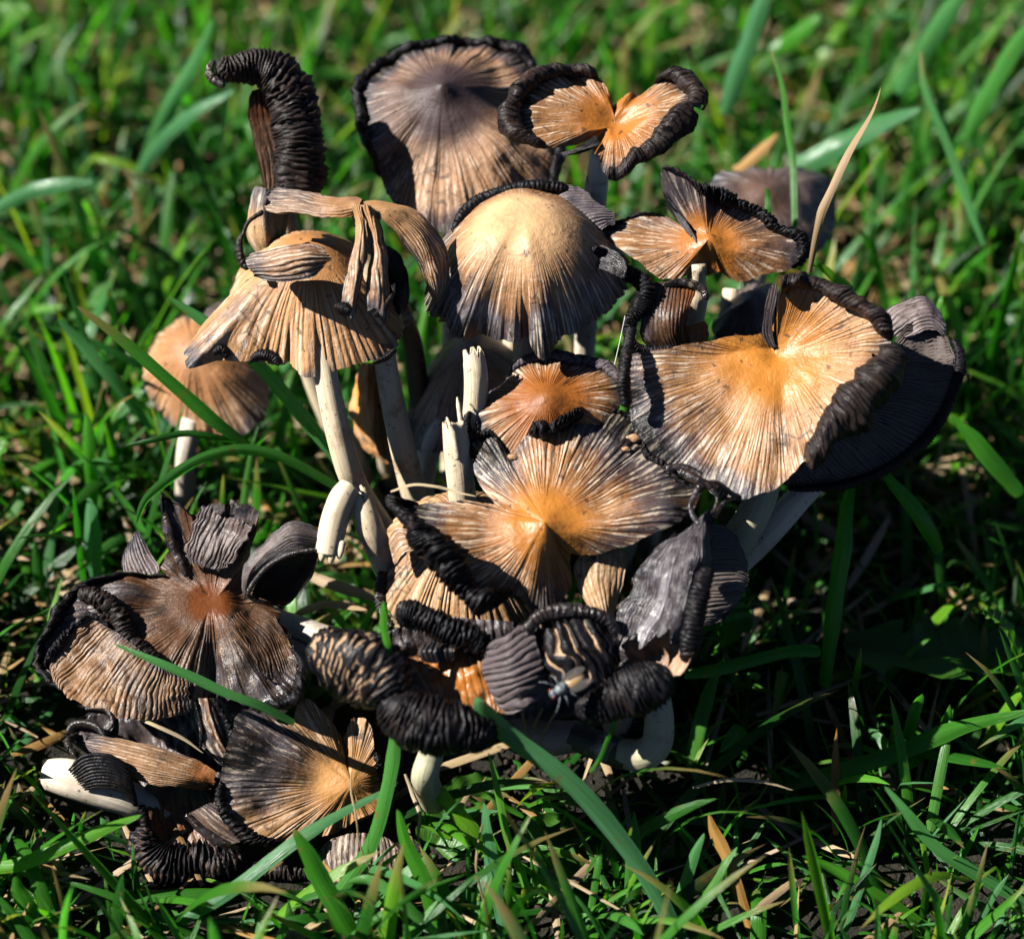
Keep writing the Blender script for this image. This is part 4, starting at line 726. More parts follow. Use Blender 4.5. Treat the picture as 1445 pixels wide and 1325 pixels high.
# T - snapped mushroom
m = mush('snapped mushroom: bent cream stem with a small black cap hanging left', 590, 970)
tube(m, [(494, 688, -.9, .25), (482, 705, -1.0, .29), (470, 740, -1.0, .29), (462, 782, -1.0, .27)], STEM, 'snapped_stem_end', na=20)
tube(m, [(500, 690, -.7, .22), (515, 725, -.8, .28), (530, 765, -.6, .29), (552, 810, .2, .29), (590, 850, 1.2, .30), (640, 890, 2.4, .32)], STEMD, 'stem', broken=True)
for i, q in enumerate(((455, 783), (468, 786), (480, 780))): roll(m, [(q[0] + 3, q[1] - 18, -1.15, .08), (q[0], q[1], -1.15, .07), (q[0] - 2, q[1] + 9, -1.1, .03)], STEM, name='torn_fibre', sp=.5, amp=.0, na=10)
sheet(m, [[(470, 748, -.95), (415, 738, -.8), (375, 760, -.7), (345, 800, -.7), (343, 838, -.8)], [(472, 764, -1.15), (415, 752, -1.2), (380, 772, -1.2), (352, 806, -1.1), (345, 840, -.9)], [(468, 784, -1.05), (425, 776, -1.2), (395, 786, -1.2), (362, 812, -1.0), (350, 842, -.9)]], mat=DARK, bmat=GILL, ribs=16, amp=.03, dkf=lambda u, v: .1 + .4 * np.abs(2 * u - 1) + .4 * fb(u * 4, v * 6, 0, 9, 3), name='cap', thick=.1, lump=.16, wig=1.5, rag=.1)
sheet(m, [[(450, 772, -1.0), (420, 782, -.7), (385, 798, -.6), (350, 838, -.8)], [(448, 790, -.8), (425, 808, -.4), (395, 825, -.4), (372, 848, -.7)], [(440, 808, -.8), (425, 832, -.5), (410, 850, -.5), (398, 856, -.7)]], mat=gill_mat('brown_underside', crest=(.05, .03, .02), valley=(.14, .08, .04), bf=.4, brown=(.25, .15, .07)), bmat=DARK, ribs=22, amp=.04, name='gilled_underside', under='upper_skin')
roll(m, [(446, 775, -1.1, .05), (410, 782, -1.2, .05), (375, 802, -1.1, .06), (350, 838, -.9, .05), (372, 850, -.8, .05)], DARK, name='cap_edge', na=10, amp=.02)

# U - broken hollow stem
m = mush('broken hollow cream stem with splintered top, cap missing', 665, 880, cat='mushroom stem', name='mushroom_stem', group=None)
tube(m, [(666, 490, -.4, .22), (672, 530, -.3, .26), (670, 575, .0, .26), (664, 620, .3, .25)], STEM, 'split_upper_half', broken=True)
tube(m, [(638, 590, -.6, .22), (645, 630, -.5, .29), (652, 690, -.1, .30), (660, 760, .8, .31), (668, 850, 3.0, .32)], STEM, 'stem', broken=True)
roll(m, [(646, 650, -.8, .08), (640, 615, -.9, .07), (630, 588, -.9, .02)], STEM, name='splinter', sp=.5, amp=.0, na=8)
roll(m, [(652, 610, -.5, .07), (648, 580, -.5, .06), (645, 560, -.5, .02)], STEM, name='splinter', sp=.5, amp=.0, na=8)

# Y - fallen stem
m = mush('pale fallen stem lying across the soil left of the front cap', 440, 900, cat='mushroom stem', name='mushroom_stem', group=None)
tube(m, [(340, 858, 3.2, .25), (400, 880, 2.2, .28), (460, 902, 1.4, .30), (540, 930, .8, .32)], stem_mat('stem_grey_white', col=(.46, .41, .34)), 'stem')
tube(m, [(385, 905, 1.9, .25), (430, 925, 1.5, .27), (470, 945, 1.2, .28)], stem_mat('stem_brown_white', col=(.48, .38, .28)), 'stem_end')

# V - flattened brown cap at left
m = mush('large collapsed red-brown cap with torn dark lobes, left front', 420, 980)
cap(m, (298, 848, .7), [(352, 800, .4, None, .2), (380, 830, .1), (395, 862, 0), (415, 915, -.2, None, .3), (422, 985, -.35, None, .5), (370, 1000, -.5, None, .4), (318, 985, -.5, None, .5), (288, 985, -.45, None, .7), (262, 985, -.4, None, .3), (225, 1020, -.5, None, .2), (150, 1005, -.45), (85, 975, -.3), (58, 942, -.2, None, .3), (85, 880, 0, None, .4), (108, 845, .1, None, .5), (170, 818, .2, None, .2), (235, 812, .3), (225, 795, .5, None, .4), (236, 760, .9, None, .3), (230, 704, 1.3, None, .5), (272, 722, 1.2), (305, 700, 1.4, None, .3), (345, 715, 1.3, None, .4), (366, 730, 1.3, None, .3), (355, 772, .8)], n=(0, -.22, .97), drop=.25, p=1.35, ribs=84, amp=.035, mat=BROWN, gmat=GILL, dk=(.62, 1.15), rc=.5, umbo=-.05, ru=.4, lump=.40, nu=1000, nv=56, tens=.6, sm=2.2, rag=.07, notch=.12, turn=3.6, fold=[(295, 960, .16, -.35), (200, 860, .22, .25), (150, 960, .3, .15), (350, 940, .25, .3), (390, 870, .15, -.2), (250, 800, .14, -.2)], rolls=[[(262, 815, .05), (235, 812, .06), (170, 818, .08), (108, 845, .12), (85, 880, .12), (58, 942, .09), (85, 975, .05)], [(415, 915, .07), (422, 985, .16), (370, 1000, .08)], [(240, 760, .08), (232, 702, .06), (272, 722, .03)]])
roll(m, [(110, 838, .5, .14), (140, 845, .3, .22), (165, 868, 0, .2), (180, 900, -.2, .18), (212, 930, -.3, .17), (235, 955, -.4, .10)], GILLB, sp=.12, amp=.09, na=16, rough=.4, wig=2)
roll(m, [(265, 815, .1, .05), (245, 770, -.2, .10), (235, 735, -.5, .09), (232, 705, -.6, .05)], BROWN, name='folded_edge', sp=.3, amp=.05, na=12, rough=.4)
sheet(m, [[(230, 808, 1.2), (210, 775, 1.4), (195, 745, 1.5)], [(200, 812, 1.1), (188, 785, 1.2), (185, 760, 1.4)], [(175, 815, 1.1), (172, 795, 1.2), (175, 775, 1.3)]], mat=GREYM, bmat=GILL, ribs=10, amp=.035, dk=(.3, 1.2))
VF = cap_mat('cap_ribbed_brown_flap', c0=(.2, .07, .02), c1=(.26, .135, .06), c2=(.065, .038, .028), pale=(.46, .33, .22), palef=.6, mott=1.4, valley=.8, gloss=.42)
sheet(m, [[(128, 862, 0), (98, 892, 0), (62, 938, 0)], [(160, 888, 0), (118, 935, 0), (82, 972, 0)], [(195, 915, 0), (160, 962, 0), (140, 1002, 0)], [(232, 945, 0), (222, 985, 0), (222, 1018, 0)], [(268, 955, 0), (270, 985, 0), (275, 1005, 0)]], mat=VF, bmat=GILL, ribs=34, amp=.045, dkf=lambda u, v: .15 + .45 * sst(.2, 0, v) + .5 * fb(u * 4, v * 3, 0, 8, 3) + .4 * sst(.8, 1, u), on=.22, lump=.16, rag=.08, wig=.9, rolls=[('u0', (0, .05), (.5, .09), (1, .04))])
sheet(m, [[(318, 872, 0), (345, 905, 0), (372, 960, 0)], [(345, 862, 0), (385, 900, 0), (408, 955, 0)], [(362, 852, 0), (398, 885, 0), (424, 935, 0)]], mat=BROWN, bmat=GILL, ribs=16, amp=.04, dkf=lambda u, v: .2 + .5 * fb(u * 3, v * 4, 0, 18, 3) + .4 * sst(.75, 1, v), on=.16, lump=.14, rag=.12, wig=1.2)
sheet(m, [[(262, 790, 0), (268, 755, 0), (285, 712, 0)], [(290, 800, 0), (305, 760, 0), (318, 722, 0)], [(318, 805, 0), (340, 772, 0), (360, 742, 0)]], mat=DARK, bmat=GILL, ribs=12, amp=.05, dkf=lambda u, v: .1 + .6 * fb(u * 3, v * 3, 0, 28, 3), on=.2, lump=.2, rag=.16, wig=1.4)
stem_to(m, (300, 870, 1.2), org(m), STEM)

# W - tan fan, front left
m = mush('tan torn fan-shaped cap with white splits and black crimped lower edge, front left', 470, 1130)
cap(m, (496, 1106, .2), [(528, 1062, .15), (518, 1018, .3), (500, 1012, .3), (484, 1040, .15), (462, 1012, .3), (432, 985, .45), (405, 1022, .35, None, .2), (345, 1002, .4, None, .7), (318, 1060, .25, None, .85), (312, 1130, .0, None, .6), (345, 1180, -.15), (400, 1196, -.2), (450, 1178, -.2), (500, 1158, -.2), (532, 1140, -.15), (540, 1098, 0, None, .3)], n=(.12, -.5, .85), drop=.1, p=1.3, ribs=90, amp=.04, mat=cap_mat('cap_fan_tan', c0=(.50, .24, .07), c1=(.36, .19, .078), c2=(.085, .05, .037), palef=.6, mott=1.2), gmat=GILL, dk=(.9, 1.25), rc=.8, umbo=.05, lump=.24, nu=1000, nv=56, tens=.6, sm=1.8, turn=3.8, fold=[(484, 1030, .12, -.15), (330, 1080, .2, .2), (420, 1010, .15, -.12), (400, 1190, .2, .12)], rolls=[[(318, 1100, .06), (312, 1130, .12), (345, 1180, .16), (400, 1196, .16), (450, 1178, .1)], [(528, 1062, .06), (540, 1098, .11), (532, 1140, .06)]])
stem_to(m, (500, 1120, .6), org(m), STEM)
m = mush('shrivelled black strip standing between the two left front caps', 330, 1060)
sheet(m, [[(268, 985, .3), (275, 1020, .2), (288, 1050, .2), (318, 1085, .2)], [(292, 985, .0), (298, 1020, -.1), (312, 1050, -.1), (332, 1080, .1)], [(310, 985, .3), (318, 1015, .2), (330, 1045, .2), (342, 1072, .2)]], mat=BARK, bmat=GILL, ribs=6, amp=.07, dkf=lambda u, v: .25 + .7 * np.abs(2 * u - 1), rag=.1, lump=.12)
roll(m, [(300, 985, 0, .05), (318, 1015, -.2, .07), (330, 1050, -.2, .08), (338, 1080, -.1, .12), (330, 1092, 0, .06)], GILL, sp=.12, amp=.08, na=12, rough=.5)
roll(m, [(275, 990, .1, .03), (285, 1030, .0, .05), (282, 1060, 0, .03)], GILL, sp=.12, amp=.05, na=10, rough=.5)
sheet(m, [[(330, 1000, .6), (345, 1020, .5), (352, 1070, .5)], [(365, 1010, .5), (385, 1040, .4), (395, 1080, .4)]], mat=DARK, bmat=GILL, ribs=8, amp=.05, dk=(-.5, 1))

# X - slumped brown cap, lowest left
m = mush('slumped wet brown cap with big black gill curls, lowest left', 260, 1190)
sheet(m, [[(95, 1010, 1.6), (110, 1060, 1.3), (150, 1110, 1.1), (205, 1165, .8)], [(190, 985, 1.8), (215, 1040, 1.5), (240, 1100, 1.2), (265, 1170, .9)], [(280, 975, 1.6), (300, 1030, 1.2), (310, 1100, 1.0), (320, 1180, .7)], [(350, 975, 1.4), (350, 1040, 1.0), (350, 1110, .8), (350, 1190, .5)]], mat=DARK, bmat=GILL, ribs=18, amp=.06, dkf=lambda u, v: .35 + .4 * fb(u * 5, v * 5, 0, 4, 3), lump=.4, name='inky_shaded_flesh', rag=.12)  # dark filler flesh behind the lobes; the shade between them is put into its colour
sheet(m, [[(118, 1035, .6), (160, 1040, .4), (215, 1052, .2), (270, 1068, .2), (312, 1092, .2)], [(125, 1060, .4), (165, 1072, .1), (215, 1085, -.1), (262, 1095, -.1), (300, 1105, .1)], [(160, 1085, .3), (185, 1098, .1), (220, 1108, -.1), (255, 1112, .0), (285, 1118, .2)]], mat=cap_mat('cap_brown_fan', c0=(.34, .12, .03), c1=(.28, .145, .062), c2=(.075, .046, .036), mott=1.0), bmat=GILL, ribs=14, amp=.04, dkf=lambda u, v: .6 * sst(.35, 0, v) + .2 * sst(.4, 0, u), ctf=lambda u, v: .8 * sst(.65, .95, v), lump=.1, thick=.1)
sheet(m, [[(92, 1090, .2), (115, 1068, .0), (150, 1066, -.1), (180, 1080, .0)], [(100, 1108, .0), (125, 1090, -.3), (158, 1092, -.4), (190, 1110, -.2)], [(118, 1112, .1), (140, 1108, -.2), (170, 1118, -.3), (198, 1145, -.1)]], mat=GILL, bmat=BROWN, ribs=4, amp=.0, name='gill_curl', under='upper_skin')
for i in range(11):
    f = i / 10.; e = 14 * math.sin(f * 3)
    roll(m, [(96 + 22 * f, 1088 + 26 * f, .05, .02), (118 + 26 * f, 1068 + 42 * f, -.25 - .1 * math.sin(3 * f), .045), (152 + 20 * f, 1066 + 50 * f, -.38 - .1 * math.sin(3 * f), .05), (180 + 12 * f, 1080 + 58 * f, -.2, .03)], GILL, name='gill', sp=.4, amp=.015, na=8)
sheet(m, [[(200, 1100, .4), (205, 1140, .2), (210, 1180, .1), (222, 1210, .0)], [(235, 1108, .6), (235, 1145, .5), (245, 1180, .4), (255, 1212, .1)], [(270, 1112, .6), (275, 1145, .5), (290, 1175, .4), (300, 1212, .1)], [(300, 1120, .4), (320, 1150, .3), (335, 1180, .2), (345, 1205, .1)]], mat=BROWN, bmat=GILL, ribs=12, amp=.03, dkf=lambda u, v: .35 * sst(.4, 0, v), ctf=lambda u, v: .5 * np.exp(-((u - .35) ** 2 + (v - .6) ** 2) / .08), lump=.2, name='sunken_centre')
sheet(m, [[(262, 1150, .0), (285, 1172, .0), (318, 1192, .0)], [(285, 1138, -.2), (312, 1158, -.3), (350, 1185, -.2)], [(300, 1132, .0), (335, 1150, .0), (372, 1182, .0)]], mat=TAN, bmat=GILL, ribs=9, amp=.03, dkf=lambda u, v: .35 + .3 * u, name='folded_lobe')
roll(m, [(262, 1148, -.1, .06), (285, 1170, -.15, .09), (315, 1190, -.15, .10), (340, 1200, -.1, .06)], RUST, name='orange_edge', sp=.5, amp=.01)
roll(m, [(205, 1165, .0, .16), (204, 1195, -.2, .34), (228, 1218, -.4, .42), (268, 1224, -.5, .44), (310, 1218, -.5, .40), (345, 1208, -.4, .22)], gill_mat('black_gills_brown_grooves', valley=(.11, .065, .05), bf=.15), sp=.135, amp=.10, na=28, wig=.9)
roll(m, [(345, 1222, .1, .10), (380, 1228, .1, .17), (415, 1230, .1, .17), (450, 1232, .2, .10)], GILLB, sp=.11, amp=.06, na=14)
roll(m, [(198, 1135, 0, .07), (205, 1160, -.1, .10), (205, 1185, -.1, .08)], GILL, sp=.12, amp=.05, na=12, rough=.4)
for k in ([(95, 1040, .5, .08), (108, 1022, .4, .10), (135, 1025, .3, .08), (150, 1045, .3, .05)], [(105, 1065, .4, .06), (95, 1045, .4, .09), (110, 1035, .4, .07)], [(120, 1000, .6, .05), (150, 1002, .5, .07), (160, 1018, .4, .06), (152, 1030, .4, .04)]):
    roll(m, k, DARK, sp=.15, amp=.05, na=12, rough=.4, name='shrivelled_edge')
stem_to(m, (260, 1150, 1.2), org(m), STEM)
m = mush('thick white stem poking out under the lowest left cap', 130, 1120, cat='mushroom stem', name='mushroom_stem', group=None)
tube(m, [(70, 1092, .5, .34), (100, 1098, .3, .42), (140, 1112, .3, .42), (185, 1128, .4, .38), (230, 1150, .8, .34)], STEMW, 'stem')
m = mush('rotted black cap remains sunk in grass at the lower edge', 520, 1235)
sheet(m, [[(455, 1185, .2), (450, 1215, .0), (465, 1250, .0), (490, 1275, .2)], [(505, 1175, .1), (505, 1210, -.2), (510, 1245, -.2), (525, 1275, .1)], [(560, 1185, .2), (560, 1215, .0), (570, 1245, .0), (578, 1270, .2)]], mat=cap_mat('cap_rotten', c0=(.1, .06, .04), c1=(.16, .10, .065), c2=(.06, .04, .035), mott=1.2), bmat=GILL, ribs=14, amp=.05, dkf=lambda u, v: .2 + .5 * v, lump=.2)
roll(m, [(470, 1250, -.1, .12), (505, 1262, -.2, .2), (545, 1262, -.2, .2), (580, 1255, -.1, .12)], GILL, sp=.1, amp=.09, na=16, rough=.4)
tube(m, [(415, 1255, .3, .22), (395, 1290, .2, .26), (375, 1310, .4, .25)], STEMW, 'stem')
# ------------------------------------------------------------------ single blades, straws and leaves that stand out
def blade(keys, w, label, tint=.5, mat=None, cat='grass blade', name='grass_blade', tw=.4, tip=0.0, group='single grass blades', face=.35, seg=26, cut=False, ph=0.0):
    SEED[0] += 1; sd = SEED[0]
    q = np.array([P(*k) for k in keys]); t = np.linspace(0, 1, seg); sp = crom(q, t * (len(q) - 1))
    sp = sp + .05 * np.stack([vn(t * 4, 1, 0, sd), vn(t * 4, 2, 0, sd), vn(t * 4, 3, 0, sd)], -1)
    T = nrm(np.gradient(sp, axis=0)); toc = nrm(CAM - sp); side = nrm(np.cross(T, toc)); nor = np.cross(side, T)
    a = (face + ph + tw * (t - .5) + .25 * vn(t * 2.5, 5, 0, sd))[:, None]
    sd_ = side * np.cos(a) + nor * np.sin(a); nn = np.cross(T, sd_)
    wd = w * .5 * np.minimum(1, .7 + t * 1.2) * (np.clip((1 - t) * 3.0, 0, 1) ** .6 if not cut else np.clip((1 - t) * 12 + .7, 0, 1)) * (1 + .08 * vn(t * 9, 7, 0, sd))
    ac = np.array([-1, -.5, 0, .5, 1.0]); fold = .42 * np.abs(ac)
    A = sp[:, None] + sd_[:, None] * (wd[:, None] * ac[None])[..., None] + nn[:, None] * (wd[:, None] * fold[None])[..., None]
    O = sp[0]; L = np.linalg.norm(np.diff(sp, axis=0), axis=1).sum()
    z = np.zeros((seg, 5)); st = np.stack([z + ac * .5 + sd * 3, z, z + t[:, None] * L], -1)
    o = grid_obj(name, A, False, mat or M_GRASS, None, O, {'st': st, 'tint': z + tint, 'tip': z + (sst(1 - tip, 1, t)[:, None] if tip else 0)})
    o.location = tuple(O * CM); return tag(o, label, cat, group)
DRY = dict(mat=M_STRAW, cat='dry grass', name='dry_grass_blade', group='dry grass pieces')
blade([(350, 632, 1.6), (300, 590, 1.2), (240, 540, 1.0), (170, 480, .8), (104, 430, .6)], .30, 'dark green blade slanting down across the blurred leather-brown cap', .35, tip=.35)
blade([(480, 690, 2.4), (400, 650, 1.8), (330, 640, 1.5), (260, 665, 1.5), (210, 700, 1.4), (190, 740, 1.4)], .26, 'arching green blade in front of the short white stem', .55)
blade([(340, 622, 1.8), (280, 612, 1.4), (225, 618, 1.3), (178, 630, 1.3)], .16, 'thin dark blade crossing the top of the short white stem', .2)
blade([(482, 660, 2.6), (430, 590, 2.2), (360, 512, 1.8), (290, 455, 1.6), (236, 420, 1.5)], .34, 'mid green blade passing under the tan bell cap', .6)
blade([(415, 1017, -1.0), (340, 988, -1.4), (250, 945, -1.5), (160, 908, -1.3)], .20, 'green blade lying across the collapsed red-brown cap', .6, face=.1)
blade([(965, 1335, -1.8), (905, 1230, -2.3), (810, 1115, -2.8), (715, 1040, -3.0), (680, 1000, -3.4), (676, 985, -3.5)], .42, 'wide blue-green blade running from the front cap to the bottom edge', .66)
blade([(440, 1300, -1.0), (515, 1205, -1.3), (546, 1120, -1.5), (556, 1050, -1.6), (556, 1015, -1.5)], .32, 'curved bright blade rising beside the tan fan-shaped cap', .55)
blade([(190, 1335, -1.5), (330, 1252, -1.5), (430, 1180, -1.5), (560, 1105, -1.2)], .30, 'long pale green blade slanting over the lowest left caps', .66)
blade([(505, 1335, -2.2), (455, 1245, -2.5), (412, 1172, -2.7)], .40, 'stout dark blade standing in front of the rotted cap', .4, tip=.12)
blade([(628, 1335, -1.6), (592, 1240, -1.9), (558, 1145, -2.0)], .36, 'upright broad blade right of the rotted cap', .45)
blade([(614, 1318, -2.6), (565, 1268, -2.8), (520, 1240, -2.7), (488, 1245, -2.5)], .26, 'blurred arching blade tip over the rotted cap', .75)
blade([(694, 1210, -.6), (640, 1142, -.9), (588, 1092, -1.0)], .34, 'yellow-green blade with a brown spot below the front cap', .85)
blade([(748, 1275, -1.2), (716, 1180, -1.4), (688, 1060, -1.8)], .20, 'narrow bright blade hanging beside the blue-green blade', .8)
blade([(714, 1335, -1.6), (696, 1230, -1.8), (682, 1132, -1.8)], .32, 'blue-green upright blade at the bottom centre', .66)
blade([(1455, 1280, -1.0), (1350, 1218, -1.2), (1290, 1165, -1.2), (1250, 1108, -1.2)], .28, 'bright curved blade at the lower right corner', .6)
blade([(1340, 1335, -1.0), (1225, 1255, -1.3), (1130, 1206, -1.3)], .27, 'green blade slanting left at the lower right', .5)
blade([(1180, 1335, -1.2), (1215, 1245, -1.4), (1246, 1156, -1.5)], .18, 'narrow upright blade crossing the slanting blade lower right', .66)
blade([(955, 1335, -1.4), (1000, 1255, -1.6), (1040, 1195, -1.6)], .24, 'blade beside the striped dead blade', .45)
blade([(940, 1335, -1.2), (965, 1255, -1.5), (992, 1172, -1.6)], .26, 'blade left of the striped dead blade', .62)
blade([(962, 955, -1.2), (1030, 938, -1.4), (1100, 922, -1.4), (1158, 916, -1.3)], .26, 'dark blade sticking out level right of the front cap', .3, cut=True, face=.1)
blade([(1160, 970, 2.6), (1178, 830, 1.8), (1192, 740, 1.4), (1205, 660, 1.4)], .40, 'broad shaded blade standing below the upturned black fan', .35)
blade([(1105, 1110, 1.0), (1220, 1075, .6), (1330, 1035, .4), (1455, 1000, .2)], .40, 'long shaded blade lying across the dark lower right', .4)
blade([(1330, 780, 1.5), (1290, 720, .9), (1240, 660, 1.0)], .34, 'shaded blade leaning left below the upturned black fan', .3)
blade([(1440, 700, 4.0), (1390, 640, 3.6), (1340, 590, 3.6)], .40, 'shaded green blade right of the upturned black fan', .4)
blade([(1118, 345, 4.0), (1116, 220, 4.4), (1105, 130, 4.6), (1088, 70, 4.8)], .17, 'thin upright blade with a pale tip left of the dry stalk', .4, tip=.2)
blade([(1082, 345, 1.6), (1083, 300, 1.5), (1085, 265, 1.5)], .17, 'short dark blade tip behind the raised cap flap', .3)
blade([(1385, 350, 8.0), (1345, 230, 8.0), (1310, 140, 8.0), (1297, 72, 8.0)], .22, 'thin blurred blade at the upper right', .7, tip=.3)
blade([(1330, 470, 4.0), (1325, 440, 3.8), (1328, 415, 3.8)], .14, 'small bright blade tip beside the grey lobe at right', .8)
blade([(200, 250, 14), (240, 150, 12.5), (300, 25, 11.5)], .46, 'big blurred blade leaning right at the upper left', .6)
blade([(190, 250, 14), (240, 180, 12), (330, 125, 11)], .40, 'pale blurred blade arching right beside the rolled-up cap', .66)
blade([(1025, 160, 12), (1055, 60, 10.5), (1090, -30, 9.5)], .55, 'big blurred blade behind the saddle-shaped cap', .66)
blade([(1265, 130, 13), (1310, 60, 12), (1375, -30, 11)], .55, 'big blurred blade leaning right at the top right', .6)
blade([(1365, 200, 12), (1405, 110, 11), (1460, 20, 10)], .50, 'blurred blade at the top right edge', .55)
blade([(1115, 240, 10), (1190, 200, 9.5), (1300, 150, 9)], .60, 'wide pale blurred blade behind the dry stalk', .68)
blade([(1090, 75, 15), (1120, 50, 14.5), (1155, 22, 14)], .5, 'short blurred blade right of the saddle-shaped cap', .5)
blade([(128, 720, 6.0), (124, 650, 5.0), (122, 582, 4.6)], .34, 'upright blade at the left edge of the lawn, upper one', .5)
blade([(138, 815, 4.6), (130, 760, 4.2), (125, 700, 4.2)], .40, 'pale upright blade above the collapsed red-brown cap', .66)
blade([(215, 610, 6.5), (170, 550, 5.6), (120, 490, 5.2), (80, 448, 5.0)], .34, 'blue-green blade slanting behind the dark blade at left', .62)
blade([(-20, 300, 10), (50, 270, 9), (130, 255, 8.6)], .38, 'blurred arching blade at the left edge', .66)
blade([(-15, 1230, -1.6), (60, 1205, -2.0), (140, 1172, -2.0), (200, 1150, -1.8)], .30, 'bright blurred blade entering from the lower left', .82)
blade([(60, 1330, -1.6), (40, 1280, -2.0), (20, 1240, -2.1)], .36, 'dark blade tip in the lower left corner', .4)
blade([(60, 1290, -.8), (150, 1268, -.9), (250, 1262, -1.0), (330, 1255, -.9)], .32, 'dark green blade lying under the big black gill curl', .35)
blade([(100, 1330, -1.0), (180, 1290, -1.2), (90, 1235, -1.0), (230, 1195, -1.1)], .01, 'fine root hair in the lower left grass', .4) if False else None
blade([(548, 930, -3.2), (543, 890, -3.3), (540, 850, -3.3)], .16, 'short blade standing in front of the striped gill roll', .5)
blade([(832, 1090, -2.0), (862, 1040, -2.4), (888, 975, -3.0)], .10, 'thin dark blade crossing the sooty stem', .3)
blade([(1145, 385, .4), (1158, 320, .2), (1168, 280, .2), (1195, 215, .1), (1226, 160, .0), (1241, 124, .0)], .19, 'tall dry tan stalk curling upright behind the big right cap', .35, tw=2.2, **DRY)
blade([(1205, 415, 1.0), (1175, 392, .6), (1142, 372, .4)], .20, 'green foot of the dry stalk behind the black roll', .85)
blade([(975, 1112, -1.2), (1020, 1101, -1.5), (1070, 1104, -1.5), (1116, 1116, -1.4)], .075, 'thin dry curved straw over the dark lower right', .6, **DRY)
blade([(1060, 1318, -1.2), (1038, 1250, -1.5), (1018, 1190, -1.6), (998, 1150, -1.6)], .28, 'striped orange-brown dead blade at the lower right', .8, **DRY)
blade([(548, 694, -1.4), (590, 685, -1.6), (632, 690, -1.7), (672, 704, -1.9)], .06, 'fine curled straw resting on the star-shaped cap', .6, **DRY)
blade([(160, 1000, -.2), (220, 1022, -.6), (290, 1060, -.6)], .09, 'thin straw lying above the slumped wet brown cap', .6, **DRY)
blade([(425, 805, 3.0), (480, 825, 2.6), (540, 848, 2.4)], .26, 'flat pale straw left of the tan crimped cap', .5, **DRY)
blade([(410, 868, 2.6), (460, 852, 2.2), (520, 862, 2.0)], .20, 'pale straw lying just above the fallen stem', .7, **DRY)
blade([(1035, 242, 9), (1065, 218, 8.6), (1096, 188, 8.4)], .30, 'orange dead blade stub blurred right of the saddle-shaped cap', .85, **DRY)
blade([(575, 1090, -.6), (590, 1150, -.9), (592, 1195, -.8)], .08, 'brown dry stem under the front cap', .2, **DRY)
blade([(680, 1165, -1.8), (674, 1220, -2.0), (684, 1285, -1.8)], .05, 'thin curled straw beside the blue-green upright blade', .3, **DRY)
blade([(498, 1085, -1.0), (500, 1150, -1.4), (525, 1235, -1.4)], .045, 'fine straw hanging over the tan fan-shaped cap', .5, **DRY)
M_LEAF = leaf_mat('broad_leaf', [(.03, .10, .012), (.05, .17, .016), (.08, .22, .02)], rough=.38, trans=.34, spots=.3)
def leaf(keys, hw, label, tint=.5, teeth=.12, nt=7, cup=.25, roll_=0.0, group='broad weed leaves in the grass'):
    SEED[0] += 1; sd = SEED[0]; nu, nv = 90, 21
    q = np.array([P(*k) for k in keys]); t = np.linspace(0, 1, nu); sp = crom(q, t * (len(q) - 1)); T = nrm(np.gradient(sp, axis=0))
    up = np.array([0, 0, 1.0]); side = nrm(np.cross(T, up)); nor = np.cross(side, T); nor = nor * np.sign(nor[:, 2:3] + 1e-6)
    a = roll_ + .3 * vn(t * 2, 0, 0, sd)[:, None]; side, nor = side * np.cos(a) + nor * np.sin(a), nor * np.cos(a) - side * np.sin(a)
    saw = ((t * nt) % 1.0) ** 1.4
    w = hw * (np.sin(np.pi * np.clip(t * .94 + .04, 0, 1)) ** .75) * (1 - teeth * 1.6 * saw) * (1 + .1 * vn(t * 6, 3, 0, sd)); w[-1] = .01
    ac = np.linspace(-1, 1, nv); A = sp[:, None] + side[:, None] * (w[:, None] * ac)[..., None]
    hz = cup * (np.abs(ac) ** 1.5)[None] * w[:, None] + .10 * fb(A[..., 0] * 1.4, A[..., 1] * 1.4, 0, sd, 3) + .035 * np.sin(t * 40)[:, None] * np.abs(ac)[None] - .05 * np.exp(-(ac / .08) ** 2)[None]
    A = A + nor[:, None] * hz[..., None]; O = sp[0]; z = np.zeros((nu, nv))
    o = grid_obj('weed_leaf', A, False, M_LEAF, None, O, {'st': np.stack([z + ac * 1.2 + t[:, None] * 2, z, z + t[:, None] * 4], -1), 'tint': z + tint, 'tip': z})
    o.location = tuple(O * CM); return tag(o, label, 'leaf', group)
leaf([(880, 1330, .2), (835, 1260, -.1), (790, 1200, .0), (760, 1150, .4)], 1.15, 'broad crinkled green leaf among the blades at the bottom centre', .6, .06, 9, roll_=-.3)
leaf([(770, 1320, -.4), (740, 1270, -.3), (750, 1230, .2)], .7, 'small round green leaf at the bottom centre', .8, .03, 5)
leaf([(600, 1215, .8), (630, 1170, .8), (670, 1130, 1.4), (705, 1110, 1.8)], .75, 'shaded oval leaf under the yellow-green blade', .7, .02, 5)
leaf([(960, 1240, .6), (920, 1190, .6), (890, 1160, .9)], .65, 'sunlit toothed leaf right of the blue-green blade', .9, .12, 5)
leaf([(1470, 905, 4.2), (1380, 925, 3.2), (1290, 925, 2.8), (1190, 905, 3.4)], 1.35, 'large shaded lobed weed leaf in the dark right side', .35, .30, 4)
leaf([(1010, 920, 2.4), (1030, 880, 1.8), (1025, 845, 1.8)], .55, 'small shaded leaf under the dark gilled fan', .5, .15, 4)
leaf([(1445, 940, 2.2), (1415, 880, 1.6), (1385, 865, 1.4)], .35, 'bright little leaf sprig at the right edge', .9, .1, 3)
leaf([(-30, 690, 5.0), (-10, 650, 4.6), (8, 618, 4.6)], .75, 'pale toothed leaf at the left edge', .95, .10, 7, roll_=.5)
